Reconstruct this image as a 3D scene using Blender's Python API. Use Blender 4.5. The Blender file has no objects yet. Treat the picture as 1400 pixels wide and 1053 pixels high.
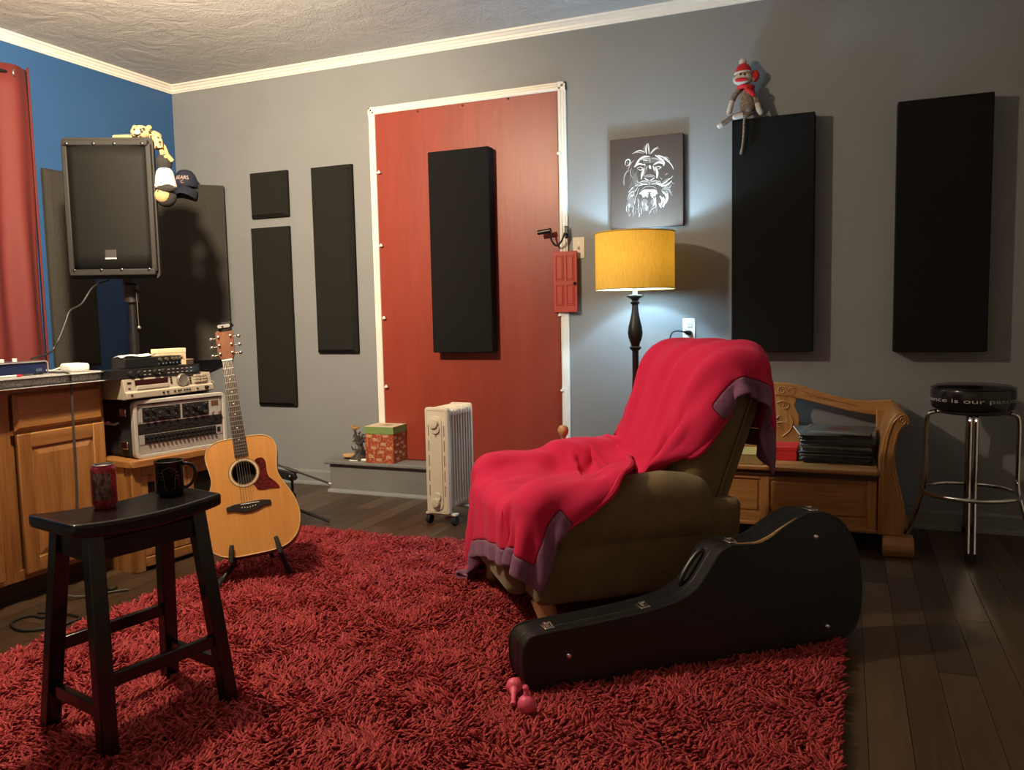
import bpy, math, random
import numpy as np
from mathutils import Vector, Matrix

R = math.radians
PI = math.pi
SC = bpy.context.scene
COL = SC.collection
rnd = random.Random(7)

# ------------------------------------------------------------------ camera
CAM = Vector((4.458, -4.567, 1.134))
YAW, PITCH, ROLL, FPX = R(-22.448), R(-4.972), R(-1.188), 1107.4
_fw = Vector((math.sin(YAW) * math.cos(PITCH), math.cos(YAW) * math.cos(PITCH), math.sin(PITCH)))
_r0 = Vector((math.cos(YAW), -math.sin(YAW), 0))
_u0 = _r0.cross(_fw)
_rt = math.cos(ROLL) * _r0 + math.sin(ROLL) * _u0
_up = -math.sin(ROLL) * _r0 + math.cos(ROLL) * _u0
cd = bpy.data.cameras.new('camera')
cam = bpy.data.objects.new('camera', cd)
COL.objects.link(cam)
cd.sensor_fit = 'HORIZONTAL'
cd.sensor_width = 36.0
cd.lens = FPX / 1400 * 36.0
cd.clip_start = 0.05
cam.matrix_world = Matrix(((_rt.x, _up.x, -_fw.x, CAM.x), (_rt.y, _up.y, -_fw.y, CAM.y),
                           (_rt.z, _up.z, -_fw.z, CAM.z), (0, 0, 0, 1)))
SC.camera = cam


def ray(px, py):
    return _rt * ((px - 700) / FPX) - _up * ((py - 526.5) / FPX) + _fw


def at_x(px, py, X):
    d = ray(px, py); return CAM + d * ((X - CAM.x) / d.x)


def at_y(px, py, Y):
    d = ray(px, py); return CAM + d * ((Y - CAM.y) / d.y)


def at_z(px, py, Z):
    d = ray(px, py); return CAM + d * ((Z - CAM.z) / d.z)


def at_d(px, py, D):
    return CAM + ray(px, py) * D


# ------------------------------------------------------------------ light, exposure
W = bpy.data.worlds.new('room_dark'); SC.world = W
W.use_nodes = True
W.node_tree.nodes['Background'].inputs[0].default_value = (1.0, 0.9, 0.8, 1)
W.node_tree.nodes['Background'].inputs[1].default_value = 0.02
SC.view_settings.view_transform = 'Standard'
SC.view_settings.look = 'None'
SC.view_settings.gamma = 1.0
SC.view_settings.use_curve_mapping = False
SC.view_settings.exposure = 0.0
CEIL_W, SPOT_W, CEIL_COL = 160.0, 530.0, (1.0, 0.80, 0.55)
LAMP_W, LAMP_COL = 30.0, (0.50, 0.78, 1.0)


# ------------------------------------------------------------------ materials
def new_mat(name):
    m = bpy.data.materials.new(name); m.use_nodes = True
    nt = m.node_tree
    return m, nt, nt.nodes['Principled BSDF']


def lnk(nt, a, b):
    nt.links.new(a, b)


def coords(nt, scale=(1, 1, 1), kind='Object', rot=(0, 0, 0), jitter=False):
    tc = nt.nodes.new('ShaderNodeTexCoord')
    mp = nt.nodes.new('ShaderNodeMapping')
    mp.inputs['Scale'].default_value = scale
    mp.inputs['Rotation'].default_value = rot
    lnk(nt, tc.outputs[kind], mp.inputs['Vector'])
    if jitter:
        oi = nt.nodes.new('ShaderNodeObjectInfo')
        cb = nt.nodes.new('ShaderNodeCombineXYZ')
        ml = nt.nodes.new('ShaderNodeMath'); ml.operation = 'MULTIPLY'; ml.inputs[1].default_value = 37.0
        lnk(nt, oi.outputs['Random'], ml.inputs[0])
        for i in range(3): lnk(nt, ml.outputs[0], cb.inputs[i])
        lnk(nt, cb.outputs[0], mp.inputs['Location'])
    return mp.outputs[0]


def ramp(nt, fac, stops):
    r = nt.nodes.new('ShaderNodeValToRGB')
    e = r.color_ramp.elements
    e[0].position, e[0].color = stops[0][0], (*stops[0][1], 1)
    e[1].position, e[1].color = stops[-1][0], (*stops[-1][1], 1)
    for p, c in stops[1:-1]:
        k = e.new(p); k.color = (*c, 1)
    lnk(nt, fac, r.inputs[0])
    return r.outputs[0]


def noise(nt, vec, scale, detail=3, rough=0.5, dist=0.0):
    n = nt.nodes.new('ShaderNodeTexNoise')
    n.inputs['Scale'].default_value = scale
    n.inputs['Detail'].default_value = detail
    n.inputs['Roughness'].default_value = rough
    n.inputs['Distortion'].default_value = dist
    if vec is not None: lnk(nt, vec, n.inputs['Vector'])
    return n.outputs[0]


def bump(nt, bs, h, strength, dist):
    b = nt.nodes.new('ShaderNodeBump')
    b.inputs['Strength'].default_value = strength
    b.inputs['Distance'].default_value = dist
    lnk(nt, h, b.inputs['Height']); lnk(nt, b.outputs[0], bs.inputs['Normal'])


def mat(name, col, rough=0.6, metal=0.0, var=0.0, vscale=8.0, bscale=0, bstr=0.0, bdist=0.002, spec=0.5, coat=0.0, sheen=0.0):
    m, nt, b = new_mat(name)
    b.inputs['Base Color'].default_value = (*col, 1)
    b.inputs['Roughness'].default_value = rough
    b.inputs['Metallic'].default_value = metal
    b.inputs['Specular IOR Level'].default_value = spec
    if coat: b.inputs['Coat Weight'].default_value = coat; b.inputs['Coat Roughness'].default_value = 0.1
    if sheen: b.inputs['Sheen Weight'].default_value = sheen; b.inputs['Sheen Roughness'].default_value = 0.5
    v = coords(nt)
    if var:
        n = noise(nt, v, vscale, 4, 0.55)
        lo = tuple(c * (1 - var) for c in col); hi = tuple(min(1, c * (1 + var)) for c in col)
        lnk(nt, ramp(nt, n, [(0.3, lo), (0.7, hi)]), b.inputs['Base Color'])
    if bscale:
        bump(nt, b, noise(nt, v, bscale, 3, 0.6), bstr, bdist)
    m.diffuse_color = (*col, 1)
    return m


def wood(name, dark, mid, light, axis=2, scale=9.0, rough=0.4, jitter=True, coat=0.0):
    m, nt, b = new_mat(name)
    s = [scale, scale, scale]; s[axis] = scale * 0.07
    v = coords(nt, tuple(s), jitter=jitter)
    n = noise(nt, v, 2.2, 5, 0.6, 0.6)
    s2 = [scale * 9] * 3; s2[axis] = scale * 0.25
    v2 = coords(nt, tuple(s2), jitter=jitter)
    n2 = noise(nt, v2, 2.0, 2, 0.5)
    mx = nt.nodes.new('ShaderNodeMix'); mx.data_type = 'FLOAT'; mx.inputs[0].default_value = 0.3
    lnk(nt, n, mx.inputs[2]); lnk(nt, n2, mx.inputs[3])
    lnk(nt, ramp(nt, mx.outputs[0], [(0.3, dark), (0.5, mid), (0.68, light)]), b.inputs['Base Color'])
    b.inputs['Roughness'].default_value = rough
    if coat: b.inputs['Coat Weight'].default_value = coat; b.inputs['Coat Roughness'].default_value = 0.15
    bump(nt, b, mx.outputs[0], 0.12, 0.002)
    return m


M = {}
M['wall_grey'] = mat('grey wall paint', (0.205, 0.215, 0.225), 0.55, var=0.04, vscale=3, bscale=160, bstr=0.05, bdist=0.002)
M['wall_blue'] = mat('blue wall paint', (0.023, 0.085, 0.225), 0.5, var=0.05, vscale=3, bscale=160, bstr=0.06, bdist=0.002)
M['wall_cream'] = mat('cream wall paint', (0.66, 0.63, 0.58), 0.6, var=0.03, vscale=3)
M['trim_white'] = mat('cream white trim paint', (0.74, 0.71, 0.65), 0.4, var=0.03)
M['base_grey'] = mat('grey baseboard paint', (0.20, 0.21, 0.215), 0.5, var=0.05)
M['step_grey'] = mat('grey step paint', (0.165, 0.165, 0.165), 0.5, var=0.12, vscale=5)
M['foam'] = mat('black panel fabric', (0.0065, 0.0065, 0.006), 0.95, var=0.15, vscale=60, bscale=700, bstr=0.3, bdist=0.001, spec=0.2)
M['foam_grey'] = mat('charcoal panel fabric', (0.040, 0.037, 0.032), 0.95, var=0.15, vscale=60, bscale=700, bstr=0.3, bdist=0.001, spec=0.2)
M['foam_mid'] = mat('black foam', (0.012, 0.0115, 0.010), 0.95, var=0.15, vscale=60, bscale=700, bstr=0.3, bdist=0.001, spec=0.2)
M['black_plastic'] = mat('black plastic', (0.012, 0.012, 0.013), 0.42, bscale=400, bstr=0.1, bdist=0.0005)
M['grey_plastic'] = mat('dark grey plastic', (0.016, 0.015, 0.0145), 0.6, bscale=500, bstr=0.1, bdist=0.0005, spec=0.22)
M['black_metal'] = mat('black metal', (0.010, 0.010, 0.011), 0.35, 0.2)
M['rubber'] = mat('black rubber', (0.012, 0.012, 0.012), 0.8)
M['chrome'] = mat('chrome', (0.75, 0.74, 0.72), 0.08, 1.0)
M['steel'] = mat('brushed steel', (0.55, 0.54, 0.52), 0.3, 1.0)
M['nickel'] = mat('nickel', (0.7, 0.67, 0.6), 0.25, 1.0)
M['silver_panel'] = mat('silver faceplate', (0.40, 0.385, 0.36), 0.42, 0.35, var=0.05)
M['black_panel'] = mat('black faceplate', (0.010, 0.010, 0.010), 0.45)
M['cream_metal'] = mat('champagne faceplate', (0.42, 0.37, 0.29), 0.45, 0.15)
M['heater_cream'] = mat('cream enamel', (0.66, 0.60, 0.50), 0.35)
M['heater_grey'] = mat('cream enamel knob', (0.62, 0.57, 0.47), 0.3)
M['white'] = mat('white plastic', (0.72, 0.70, 0.66), 0.4)
M['paper'] = mat('white paper', (0.75, 0.72, 0.66), 0.7)
M['vinyl_black'] = mat('black vinyl', (0.008, 0.008, 0.009), 0.18, bscale=90, bstr=0.05)
M['leatherette'] = mat('black leatherette', (0.0055, 0.0055, 0.0055), 0.42, bscale=350, bstr=0.35, bdist=0.001)
M['black_paint'] = mat('black lacquered wood', (0.006, 0.005, 0.005), 0.2, bscale=30, bstr=0.06)
M['suede'] = mat('olive brown suede', (0.150, 0.102, 0.046), 0.9, var=0.18, vscale=9, bscale=220, bstr=0.2, sheen=0.15)
M['suede_piping'] = mat('tan suede piping', (0.15, 0.105, 0.055), 0.85)
M['gold_fabric'] = mat('gold', (0.6, 0.42, 0.1), 0.6)
M['navy'] = mat('navy cotton twill', (0.018, 0.022, 0.042), 0.85, var=0.1, vscale=80)
M['tan_plush'] = mat('tan plush', (0.34, 0.225, 0.10), 0.95, var=0.15, vscale=40, bscale=200, bstr=0.6)
M['white_plush'] = mat('white plush', (0.50, 0.47, 0.43), 0.95, bscale=200, bstr=0.6)
M['black_plush'] = mat('black plush', (0.012, 0.011, 0.010), 0.95, bscale=200, bstr=0.6)
M['red_plush'] = mat('red knit', (0.50, 0.015, 0.022), 0.9, bscale=180, bstr=0.6)
M['grey_knit'] = mat('brown grey marl knit', (0.19, 0.155, 0.125), 0.95, var=0.55, vscale=110, bscale=260, bstr=0.6)
M['pink_rubber'] = mat('pink rubber', (0.75, 0.10, 0.20), 0.45)
M['red_door'] = mat('red mini door paint', (0.40, 0.042, 0.030), 0.5)
M['dark_bronze'] = mat('dark bronze', (0.022, 0.016, 0.012), 0.35, 0.5)
M['cable_black'] = mat('black cable', (0.012, 0.012, 0.012), 0.5)
M['cable_dark'] = mat('dark grey cable', (0.05, 0.048, 0.045), 0.55)
M['cable_grey'] = mat('grey cable', (0.14, 0.14, 0.135), 0.6)
M['glass_dark'] = mat('smoked cabinet glass', (0.012, 0.010, 0.009), 0.06)
M['red_window'] = mat('dark red display', (0.030, 0.004, 0.005), 0.15)
M['oak'] = wood('honey oak', (0.17, 0.065, 0.016), (0.33, 0.145, 0.042), (0.43, 0.21, 0.07), 2, 9, 0.38, coat=0.15)
M['oak_h'] = wood('honey oak across', (0.17, 0.065, 0.016), (0.33, 0.145, 0.042), (0.43, 0.21, 0.07), 1, 9, 0.38, coat=0.15)
M['bench_oak'] = wood('golden oak', (0.21, 0.095, 0.026), (0.36, 0.17, 0.05), (0.46, 0.24, 0.085), 0, 8, 0.4)
M['bench_oak_v'] = wood('golden oak upright', (0.21, 0.095, 0.026), (0.36, 0.17, 0.05), (0.46, 0.24, 0.085), 2, 8, 0.4)
M['spruce'] = wood('spruce top', (0.50, 0.215, 0.050), (0.56, 0.255, 0.065), (0.60, 0.285, 0.08), 2, 22, 0.28, False, coat=0.35)
M['rosewood'] = wood('dark rosewood', (0.012, 0.005, 0.003), (0.03, 0.012, 0.007), (0.055, 0.022, 0.012), 2, 20, 0.35, False)
M['mahogany'] = wood('mahogany', (0.10, 0.03, 0.012), (0.17, 0.06, 0.025), (0.22, 0.085, 0.035), 2, 20, 0.35, False)
M['head_veneer'] = wood('headstock veneer', (0.09, 0.034, 0.018), (0.125, 0.05, 0.027), (0.16, 0.068, 0.038), 2, 20, 0.45, False)
M['head_veneer'].node_tree.nodes['Principled BSDF'].inputs['Roughness'].default_value = 0.75
M['head_veneer'].node_tree.nodes['Principled BSDF'].inputs['Specular IOR Level'].default_value = 0.15
M['aluminium'] = mat('satin aluminium', (0.48, 0.465, 0.44), 0.45, 0.25)
M['leg_wood'] = wood('light birch', (0.42, 0.24, 0.10), (0.52, 0.31, 0.14), (0.60, 0.38, 0.19), 2, 12, 0.4)


def floor_mat():
    m, nt, b = new_mat('dark laminate')
    v = coords(nt, (16, 1.0, 16), jitter=True)
    n = noise(nt, v, 2.4, 6, 0.62, 0.8)
    oi = nt.nodes.new('ShaderNodeObjectInfo')
    mx = nt.nodes.new('ShaderNodeMix'); mx.data_type = 'FLOAT'; mx.inputs[0].default_value = 0.38
    lnk(nt, n, mx.inputs[2]); lnk(nt, oi.outputs['Random'], mx.inputs[3])
    lnk(nt, ramp(nt, mx.outputs[0], [(0.22, (0.030, 0.017, 0.009)), (0.5, (0.060, 0.035, 0.019)), (0.8, (0.105, 0.065, 0.037))]), b.inputs['Base Color'])
    b.inputs['Roughness'].default_value = 0.36
    bump(nt, b, n, 0.10, 0.001)
    return m


def ceiling_mat():
    m, nt, b = new_mat('stippled ceiling plaster')
    b.inputs['Base Color'].default_value = (0.50, 0.49, 0.475, 1)
    b.inputs['Roughness'].default_value = 0.85
    v = coords(nt)
    big = noise(nt, v, 5.0, 4, 0.6, 1.2)
    fine = noise(nt, v, 70.0, 4, 0.65, 0.5)
    mul = nt.nodes.new('ShaderNodeMath'); mul.operation = 'MULTIPLY'
    rp = nt.nodes.new('ShaderNodeMapRange'); rp.inputs[1].default_value = 0.38; rp.inputs[2].default_value = 0.62
    rp.inputs[3].default_value = 0.25; rp.inputs[4].default_value = 1.0
    lnk(nt, big, rp.inputs[0])
    lnk(nt, rp.outputs[0], mul.inputs[0]); lnk(nt, fine, mul.inputs[1])
    bump(nt, b, mul.outputs[0], 0.9, 0.016)
    return m


def board_mat():
    m, nt, b = new_mat('red painted plywood')
    v = coords(nt, (1, 1, 0.12))
    n = noise(nt, v, 40, 5, 0.65, 0.4)
    n2 = noise(nt, v, 7, 3, 0.6)
    mx = nt.nodes.new('ShaderNodeMix'); mx.data_type = 'FLOAT'; mx.inputs[0].default_value = 0.5
    lnk(nt, n, mx.inputs[2]); lnk(nt, n2, mx.inputs[3])
    lnk(nt, ramp(nt, mx.outputs[0], [(0.3, (0.20, 0.028, 0.016)), (0.7, (0.265, 0.040, 0.023))]), b.inputs['Base Color'])
    b.inputs['Roughness'].default_value = 0.40
    b.inputs['Specular IOR Level'].default_value = 0.5
    bump(nt, b, n, 0.22, 0.002)
    return m


def speckle_mat():
    m, nt, b = new_mat('grey speckled laminate')
    v = coords(nt)
    n = noise(nt, v, 130, 3, 0.7)
    lnk(nt, ramp(nt, n, [(0.34, (0.12, 0.122, 0.125)), (0.46, (0.33, 0.33, 0.335)), (0.62, (0.52, 0.52, 0.51))]), b.inputs['Base Color'])
    b.inputs['Roughness'].default_value = 0.35
    return m


M['floor'] = floor_mat()
M['ceiling'] = ceiling_mat()
M['board'] = board_mat()
M['laminate'] = speckle_mat()


# ------------------------------------------------------------------ mesh builder
class MB:
    def __init__(s, mtx=None):
        s.v = []; s.f = []; s.mi = []; s.M = mtx or Matrix(); s.cur = 0

    def add(s, vs, fs):
        o = len(s.v)
        s.v += [tuple(s.M @ Vector(p)) for p in vs]
        s.f += [tuple(o + i for i in f) for f in fs]
        s.mi += [s.cur] * len(fs)
        return s

    def box(s, x0, x1, y0, y1, z0, z1):
        vs = [(x, y, z) for z in (z0, z1) for y in (y0, y1) for x in (x0, x1)]
        return s.add(vs, [(0, 2, 3, 1), (4, 5, 7, 6), (0, 1, 5, 4), (2, 6, 7, 3), (0, 4, 6, 2), (1, 3, 7, 5)])

    def cbox(s, c, d):
        return s.box(c[0] - d[0] / 2, c[0] + d[0] / 2, c[1] - d[1] / 2, c[1] + d[1] / 2, c[2] - d[2] / 2, c[2] + d[2] / 2)

    def prism(s, poly, a, b, axis='y'):
        """extrude 2D polygon; axis y -> poly is (x,z); z -> (x,y); x -> (y,z)"""
        def P(p, t):
            return {'y': (p[0], t, p[1]), 'z': (p[0], p[1], t), 'x': (t, p[0], p[1])}[axis]
        n = len(poly)
        ar = sum(poly[i][0] * poly[(i + 1) % n][1] - poly[(i + 1) % n][0] * poly[i][1] for i in range(n))
        if ar < 0: poly = poly[::-1]
        vs = [P(p, a) for p in poly] + [P(p, b) for p in poly]
        fs = [tuple(range(n))[::-1], tuple(range(n, 2 * n))] + [(i, (i + 1) % n, n + (i + 1) % n, n + i) for i in range(n)]
        flip = (axis == 'y') != (b < a)
        if flip: fs = [f[::-1] for f in fs]
        return s.add(vs, fs)

    def tube(s, pts, r, n=8, closed=False, caps=True):
        pts = [Vector(p) for p in pts]
        k = len(pts)
        rs = r if isinstance(r, (list, tuple)) else [r] * k
        vs = []
        prev = None
        for i, p in enumerate(pts):
            if closed: t = pts[(i + 1) % k] - pts[i - 1]
            else: t = pts[min(i + 1, k - 1)] - pts[max(i - 1, 0)]
            if t.length < 1e-9: t = Vector((0, 0, 1))
            t.normalize()
            if prev is None:
                a = Vector((0, 0, 1)) if abs(t.z) < 0.9 else Vector((1, 0, 0))
                nrm = t.cross(a).normalized()
            else:
                nrm = (prev - t * prev.dot(t))
                nrm = nrm.normalized() if nrm.length > 1e-6 else t.orthogonal().normalized()
            prev = nrm
            b = t.cross(nrm)
            for j in range(n):
                a = 2 * PI * j / n
                vs.append(p + (nrm * math.cos(a) + b * math.sin(a)) * rs[i])
        fs = []
        for i in range(k if closed else k - 1):
            for j in range(n):
                i2 = (i + 1) % k; j2 = (j + 1) % n
                fs.append((i * n + j, i * n + j2, i2 * n + j2, i2 * n + j))
        if caps and not closed:
            fs.append(tuple(range(n))[::-1]); fs.append(tuple((k - 1) * n + j for j in range(n)))
        return s.add(vs, fs)

    def lathe(s, prof, n=20, c=(0, 0, 0), caps=True):
        vs = []; fs = []
        for (r, z) in prof:
            for j in range(n):
                a = 2 * PI * j / n
                vs.append((c[0] + r * math.cos(a), c[1] + r * math.sin(a), c[2] + z))
        k = len(prof)
        for i in range(k - 1):
            for j in range(n):
                j2 = (j + 1) % n
                fs.append((i * n + j, i * n + j2, (i + 1) * n + j2, (i + 1) * n + j))
        if caps:
            if prof[0][0] > 1e-5: fs.append(tuple(range(n))[::-1])
            if prof[-1][0] > 1e-5: fs.append(tuple((k - 1) * n + j for j in range(n)))
        return s.add(vs, fs)

    def ball(s, c, r, nu=14, nv=9):
        if not isinstance(r, (list, tuple)): r = (r, r, r)
        prof = [(math.sin(PI * i / nv), -math.cos(PI * i / nv)) for i in range(nv + 1)]
        vs = []; fs = []
        for (q, z) in prof[1:-1]:
            for j in range(nu):
                a = 2 * PI * j / nu
                vs.append((c[0] + r[0] * q * math.cos(a), c[1] + r[1] * q * math.sin(a), c[2] + r[2] * z))
        k = nv - 1
        for i in range(k - 1):
            for j in range(nu):
                j2 = (j + 1) % nu
                fs.append((i * nu + j, i * nu + j2, (i + 1) * nu + j2, (i + 1) * nu + j))
        b = len(vs); vs.append((c[0], c[1], c[2] - r[2])); vs.append((c[0], c[1], c[2] + r[2]))
        for j in range(nu):
            j2 = (j + 1) % nu
            fs.append((b, j2, j)); fs.append((b + 1, (k - 1) * nu + j, (k - 1) * nu + j2))
        return s.add(vs, fs)

    def grid(s, rows, wrap_u=False, flip=False):
        n = len(rows[0]); k = len(rows)
        vs = [p for r_ in rows for p in r_]
        fs = []
        for i in range(k - 1):
            for j in range(n if wrap_u else n - 1):
                j2 = (j + 1) % n
                f = (i * n + j, i * n + j2, (i + 1) * n + j2, (i + 1) * n + j)
                fs.append(f[::-1] if flip else f)
        return s.add(vs, fs)

    def build(s, name, mats, parent=None, bevel=0.0, seg=2, smooth=True, angle=38, loc=None, rot=None, subsurf=0, solid=0.0):
        me = bpy.data.meshes.new(name)
        me.from_pydata(s.v, [], s.f)
        if not isinstance(mats, (list, tuple)): mats = [mats]
        for m in mats: me.materials.append(m)
        if len(mats) > 1: me.polygons.foreach_set('material_index', s.mi)
        me.update()
        if smooth:
            me.polygons.foreach_set('use_smooth', [True] * len(me.polygons))
            me.set_sharp_from_angle(angle=R(angle))
        o = bpy.data.objects.new(name, me); COL.objects.link(o)
        if parent: o.parent = parent
        if loc is not None: o.location = loc
        if rot is not None: o.rotation_euler = rot
        if solid:
            md = o.modifiers.new('thickness', 'SOLIDIFY'); md.thickness = solid; md.offset = 0
        if bevel:
            md = o.modifiers.new('bevel', 'BEVEL'); md.width = bevel; md.segments = seg
            md.limit_method = 'ANGLE'; md.angle_limit = R(32)
            md.harden_normals = False
        if subsurf:
            md = o.modifiers.new('subsurf', 'SUBSURF'); md.levels = subsurf; md.render_levels = subsurf
        return o


def thing(name, label, cat, loc=(0, 0, 0), rotz=0.0, group=None):
    o = bpy.data.objects.new(name, None); COL.objects.link(o)
    o.empty_display_size = 0.05
    o.location = loc; o.rotation_euler = (0, 0, rotz)
    o['label'] = label; o['category'] = cat
    if group: o['group'] = group
    return o


def tag(o, label, cat, group=None):
    o['label'] = label; o['category'] = cat
    if group: o['group'] = group
    return o


def struct(o):
    o['kind'] = 'structure'; return o


def share(o, parent=None, loc=None, rot=None, name=None):
    c = o.copy(); COL.objects.link(c)
    if name: c.name = name
    c.parent = parent if parent is not None else o.parent
    if loc is not None: c.location = loc
    if rot is not None: c.rotation_euler = rot
    return c


def smooth_path(pts, n=8, closed=False):
    """Catmull-Rom through pts"""
    P = [Vector(p) for p in pts]; k = len(P); out = []
    for i in range(k if closed else k - 1):
        p0 = P[i - 1] if (i > 0 or closed) else P[0] * 2 - P[1]
        p1 = P[i]; p2 = P[(i + 1) % k]
        p3 = P[(i + 2) % k] if (i + 2 < k or closed) else P[-1] * 2 - P[-2]
        for j in range(n):
            t = j / n
            out.append(0.5 * ((2 * p1) + (p2 - p0) * t + (2 * p0 - 5 * p1 + 4 * p2 - p3) * t * t + (3 * p1 - p0 - 3 * p2 + p3) * t ** 3))
    if not closed: out.append(P[-1])
    return out


def sm2(pts, n=6, closed=False):
    return [(p.x, p.y) for p in smooth_path([(a, b, 0) for a, b in pts], n, closed)]


def text_verts(txt, size):
    """flat lettering as a list of 2D vertices and faces, origin at left baseline"""
    cu = bpy.data.curves.new('lettering', 'FONT'); cu.body = txt; cu.size = size; cu.resolution_u = 3
    to = bpy.data.objects.new('lettering', cu); COL.objects.link(to)
    bpy.context.view_layer.update()
    dg = bpy.context.evaluated_depsgraph_get()
    me = to.evaluated_get(dg).to_mesh()
    vs = [(v.co.x, v.co.y) for v in me.vertices]; fs = [tuple(p.vertices) for p in me.polygons]
    to.evaluated_get(dg).to_mesh_clear()
    bpy.data.objects.remove(to); bpy.data.curves.remove(cu)
    return vs, fs
# ================================================================== the room
XR, YF, ZC = 6.4, -6.0, 2.795
struct(MB().box(-0.1, XR + 0.1, 0, 0.1, 0, ZC + 0.1).build('wall_back', M['wall_grey'], smooth=False))
struct(MB().box(-0.1, 0, YF, 0, 0, ZC + 0.1).build('wall_left', M['wall_blue'], smooth=False))
struct(MB().box(XR, XR + 0.1, YF, 0, 0, ZC + 0.1).build('wall_right', M['wall_cream'], smooth=False))
struct(MB().box(-0.1, XR + 0.1, YF - 0.1, YF, 0, ZC + 0.1).build('wall_front', M['wall_cream'], smooth=False))
struct(MB().box(0, XR, YF, 0, ZC, ZC + 0.1).build('ceiling', M['ceiling'], smooth=False))
fl = struct(MB().box(0, XR, YF, 0, -0.1, -0.008).build('floor', mat('floor underlay', (0.012, 0.008, 0.005), 0.8), smooth=False))
PW = 0.1065
x = 4.526 - 43 * PW
col_i = 0
while x < XR - 0.02:
    x0, x1 = max(x, 0.0), min(x + PW, XR)
    y = YF + rnd.uniform(-1.3, -0.1)
    while y < -0.01:
        L = rnd.uniform(1.3, 1.75)
        y0, y1 = max(y, YF), min(y + L, 0.0)
        if y1 - y0 > 0.02 and x1 - x0 > 0.02:
            b = MB().box(-(x1 - x0) / 2 + 0.0008, (x1 - x0) / 2 - 0.0008, -(y1 - y0) / 2 + 0.0008, (y1 - y0) / 2 - 0.0008, -0.0085, rnd.uniform(-0.0004, 0.0))
            b.build('plank', M['floor'], fl, smooth=False, loc=((x0 + x1) / 2, (y0 + y1) / 2, 0))
        y += L
    x += PW

# crown moulding: three stepped bands
prof = [(0, 2.742), (0.010, 2.742), (0.012, 2.750), (0.018, 2.752), (0.021, 2.766), (0.028, 2.769), (0.036, 2.782), (0.046, 2.784), (0.050, 2.795), (0, 2.795)]
struct(MB().prism([(-p[0], p[1]) for p in prof], 0.0, XR, 'x').build('trim_1', M['trim_white'], smooth=False))
struct(MB().prism([(p[0], p[1]) for p in prof], YF, 0.0, 'y').build('trim_2', M['trim_white'], smooth=False))
bp = [(0, 0), (-0.028, 0), (-0.026, 0.014), (-0.017, 0.022), (-0.015, 0.085), (-0.008, 0.098), (0, 0.10)]
struct(MB().prism(bp, 0.0, XR, 'x').build('baseboard_back', M['base_grey'], smooth=False))
struct(MB().prism([(-p[0], p[1]) for p in bp], YF, -0.03, 'y').build('baseboard_left', M['base_grey'], smooth=False))

# boarded-up doorway: red plywood sheet in a white frame
d1 = struct(MB().box(1.674, 2.894, -0.012, 0.0, 0.21, 2.415).build('door_1', M['board'], smooth=False))
FR = [(0, 0), (0.047, 0), (0.047, 0.020), (0.040, 0.026), (0.030, 0.026), (0.024, 0.021), (0.014, 0.021), (0.008, 0.016), (0, 0.016)]
f = MB()
f.prism([(1.627 + a, -b) for a, b in FR], 0.21, 2.462, 'z')
f.build('frame_post', M['trim_white'], d1, smooth=False)
f = MB(); f.prism([(2.947 - a, -b) for a, b in FR], 0.21, 2.462, 'z')
f.build('frame_post', M['trim_white'], d1, smooth=False)
f = MB(); f.prism([(-b, 2.462 - a) for a, b in FR], 1.627, 2.947, 'x')
f.build('frame_head', M['trim_white'], d1, smooth=False)
clip0 = None
for px, py in [(518, 236), (521, 336), (525, 435), (528, 529), (764, 210), (769, 534), (765.5, 431)]:
    p = at_y(px, py, -0.03)
    if clip0 is None:
        m = MB(); m.cbox((0, 0, 0), (0.022, 0.012, 0.012)); m.lathe([(0.006, 0), (0.006, 0.008), (0.003, 0.010)], 8, (0, 0, 0.004))
        clip0 = m.build('turn_clip', M['white'], d1, bevel=0.002, loc=p)
    else: share(clip0, d1, p)
scr0 = None
for px, py in [(571, 152.5), (632.5, 144.2), (695, 135.2)]:
    p = at_y(px, py, -0.013)
    if scr0 is None:
        m = MB(Matrix.Rotation(PI / 2, 4, 'X')); m.lathe([(0.006, -0.002), (0.006, 0.003), (0.003, 0.005)], 8)
        scr0 = m.build('screw_head', M['black_metal'], d1, loc=p)
    else: share(scr0, d1, p)

# step under the boarded doorway
st = thing('door_step', 'grey painted wooden step under the red boarded doorway', 'step', (2.2, -0.09, 0))
SX0, SX1 = 1.34 - 2.2, 3.06 - 2.2
MB().box(SX0, SX1, -0.085, 0.06, 0.0, 0.186).build('riser', M['step_grey'], st, smooth=False)
MB().box(SX0 - 0.03, SX1 + 0.03, -0.115, 0.06, 0.186, 0.211).build('tread', M['step_grey'], st, bevel=0.008, seg=3)
MB().prism([(-0.085, 0), (-0.108, 0), (-0.106, 0.010), (-0.098, 0.018), (-0.085, 0.021)], SX0 - 0.012, SX1 + 0.012, 'x').build('shoe_moulding', M['base_grey'], st, smooth=False)

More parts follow.
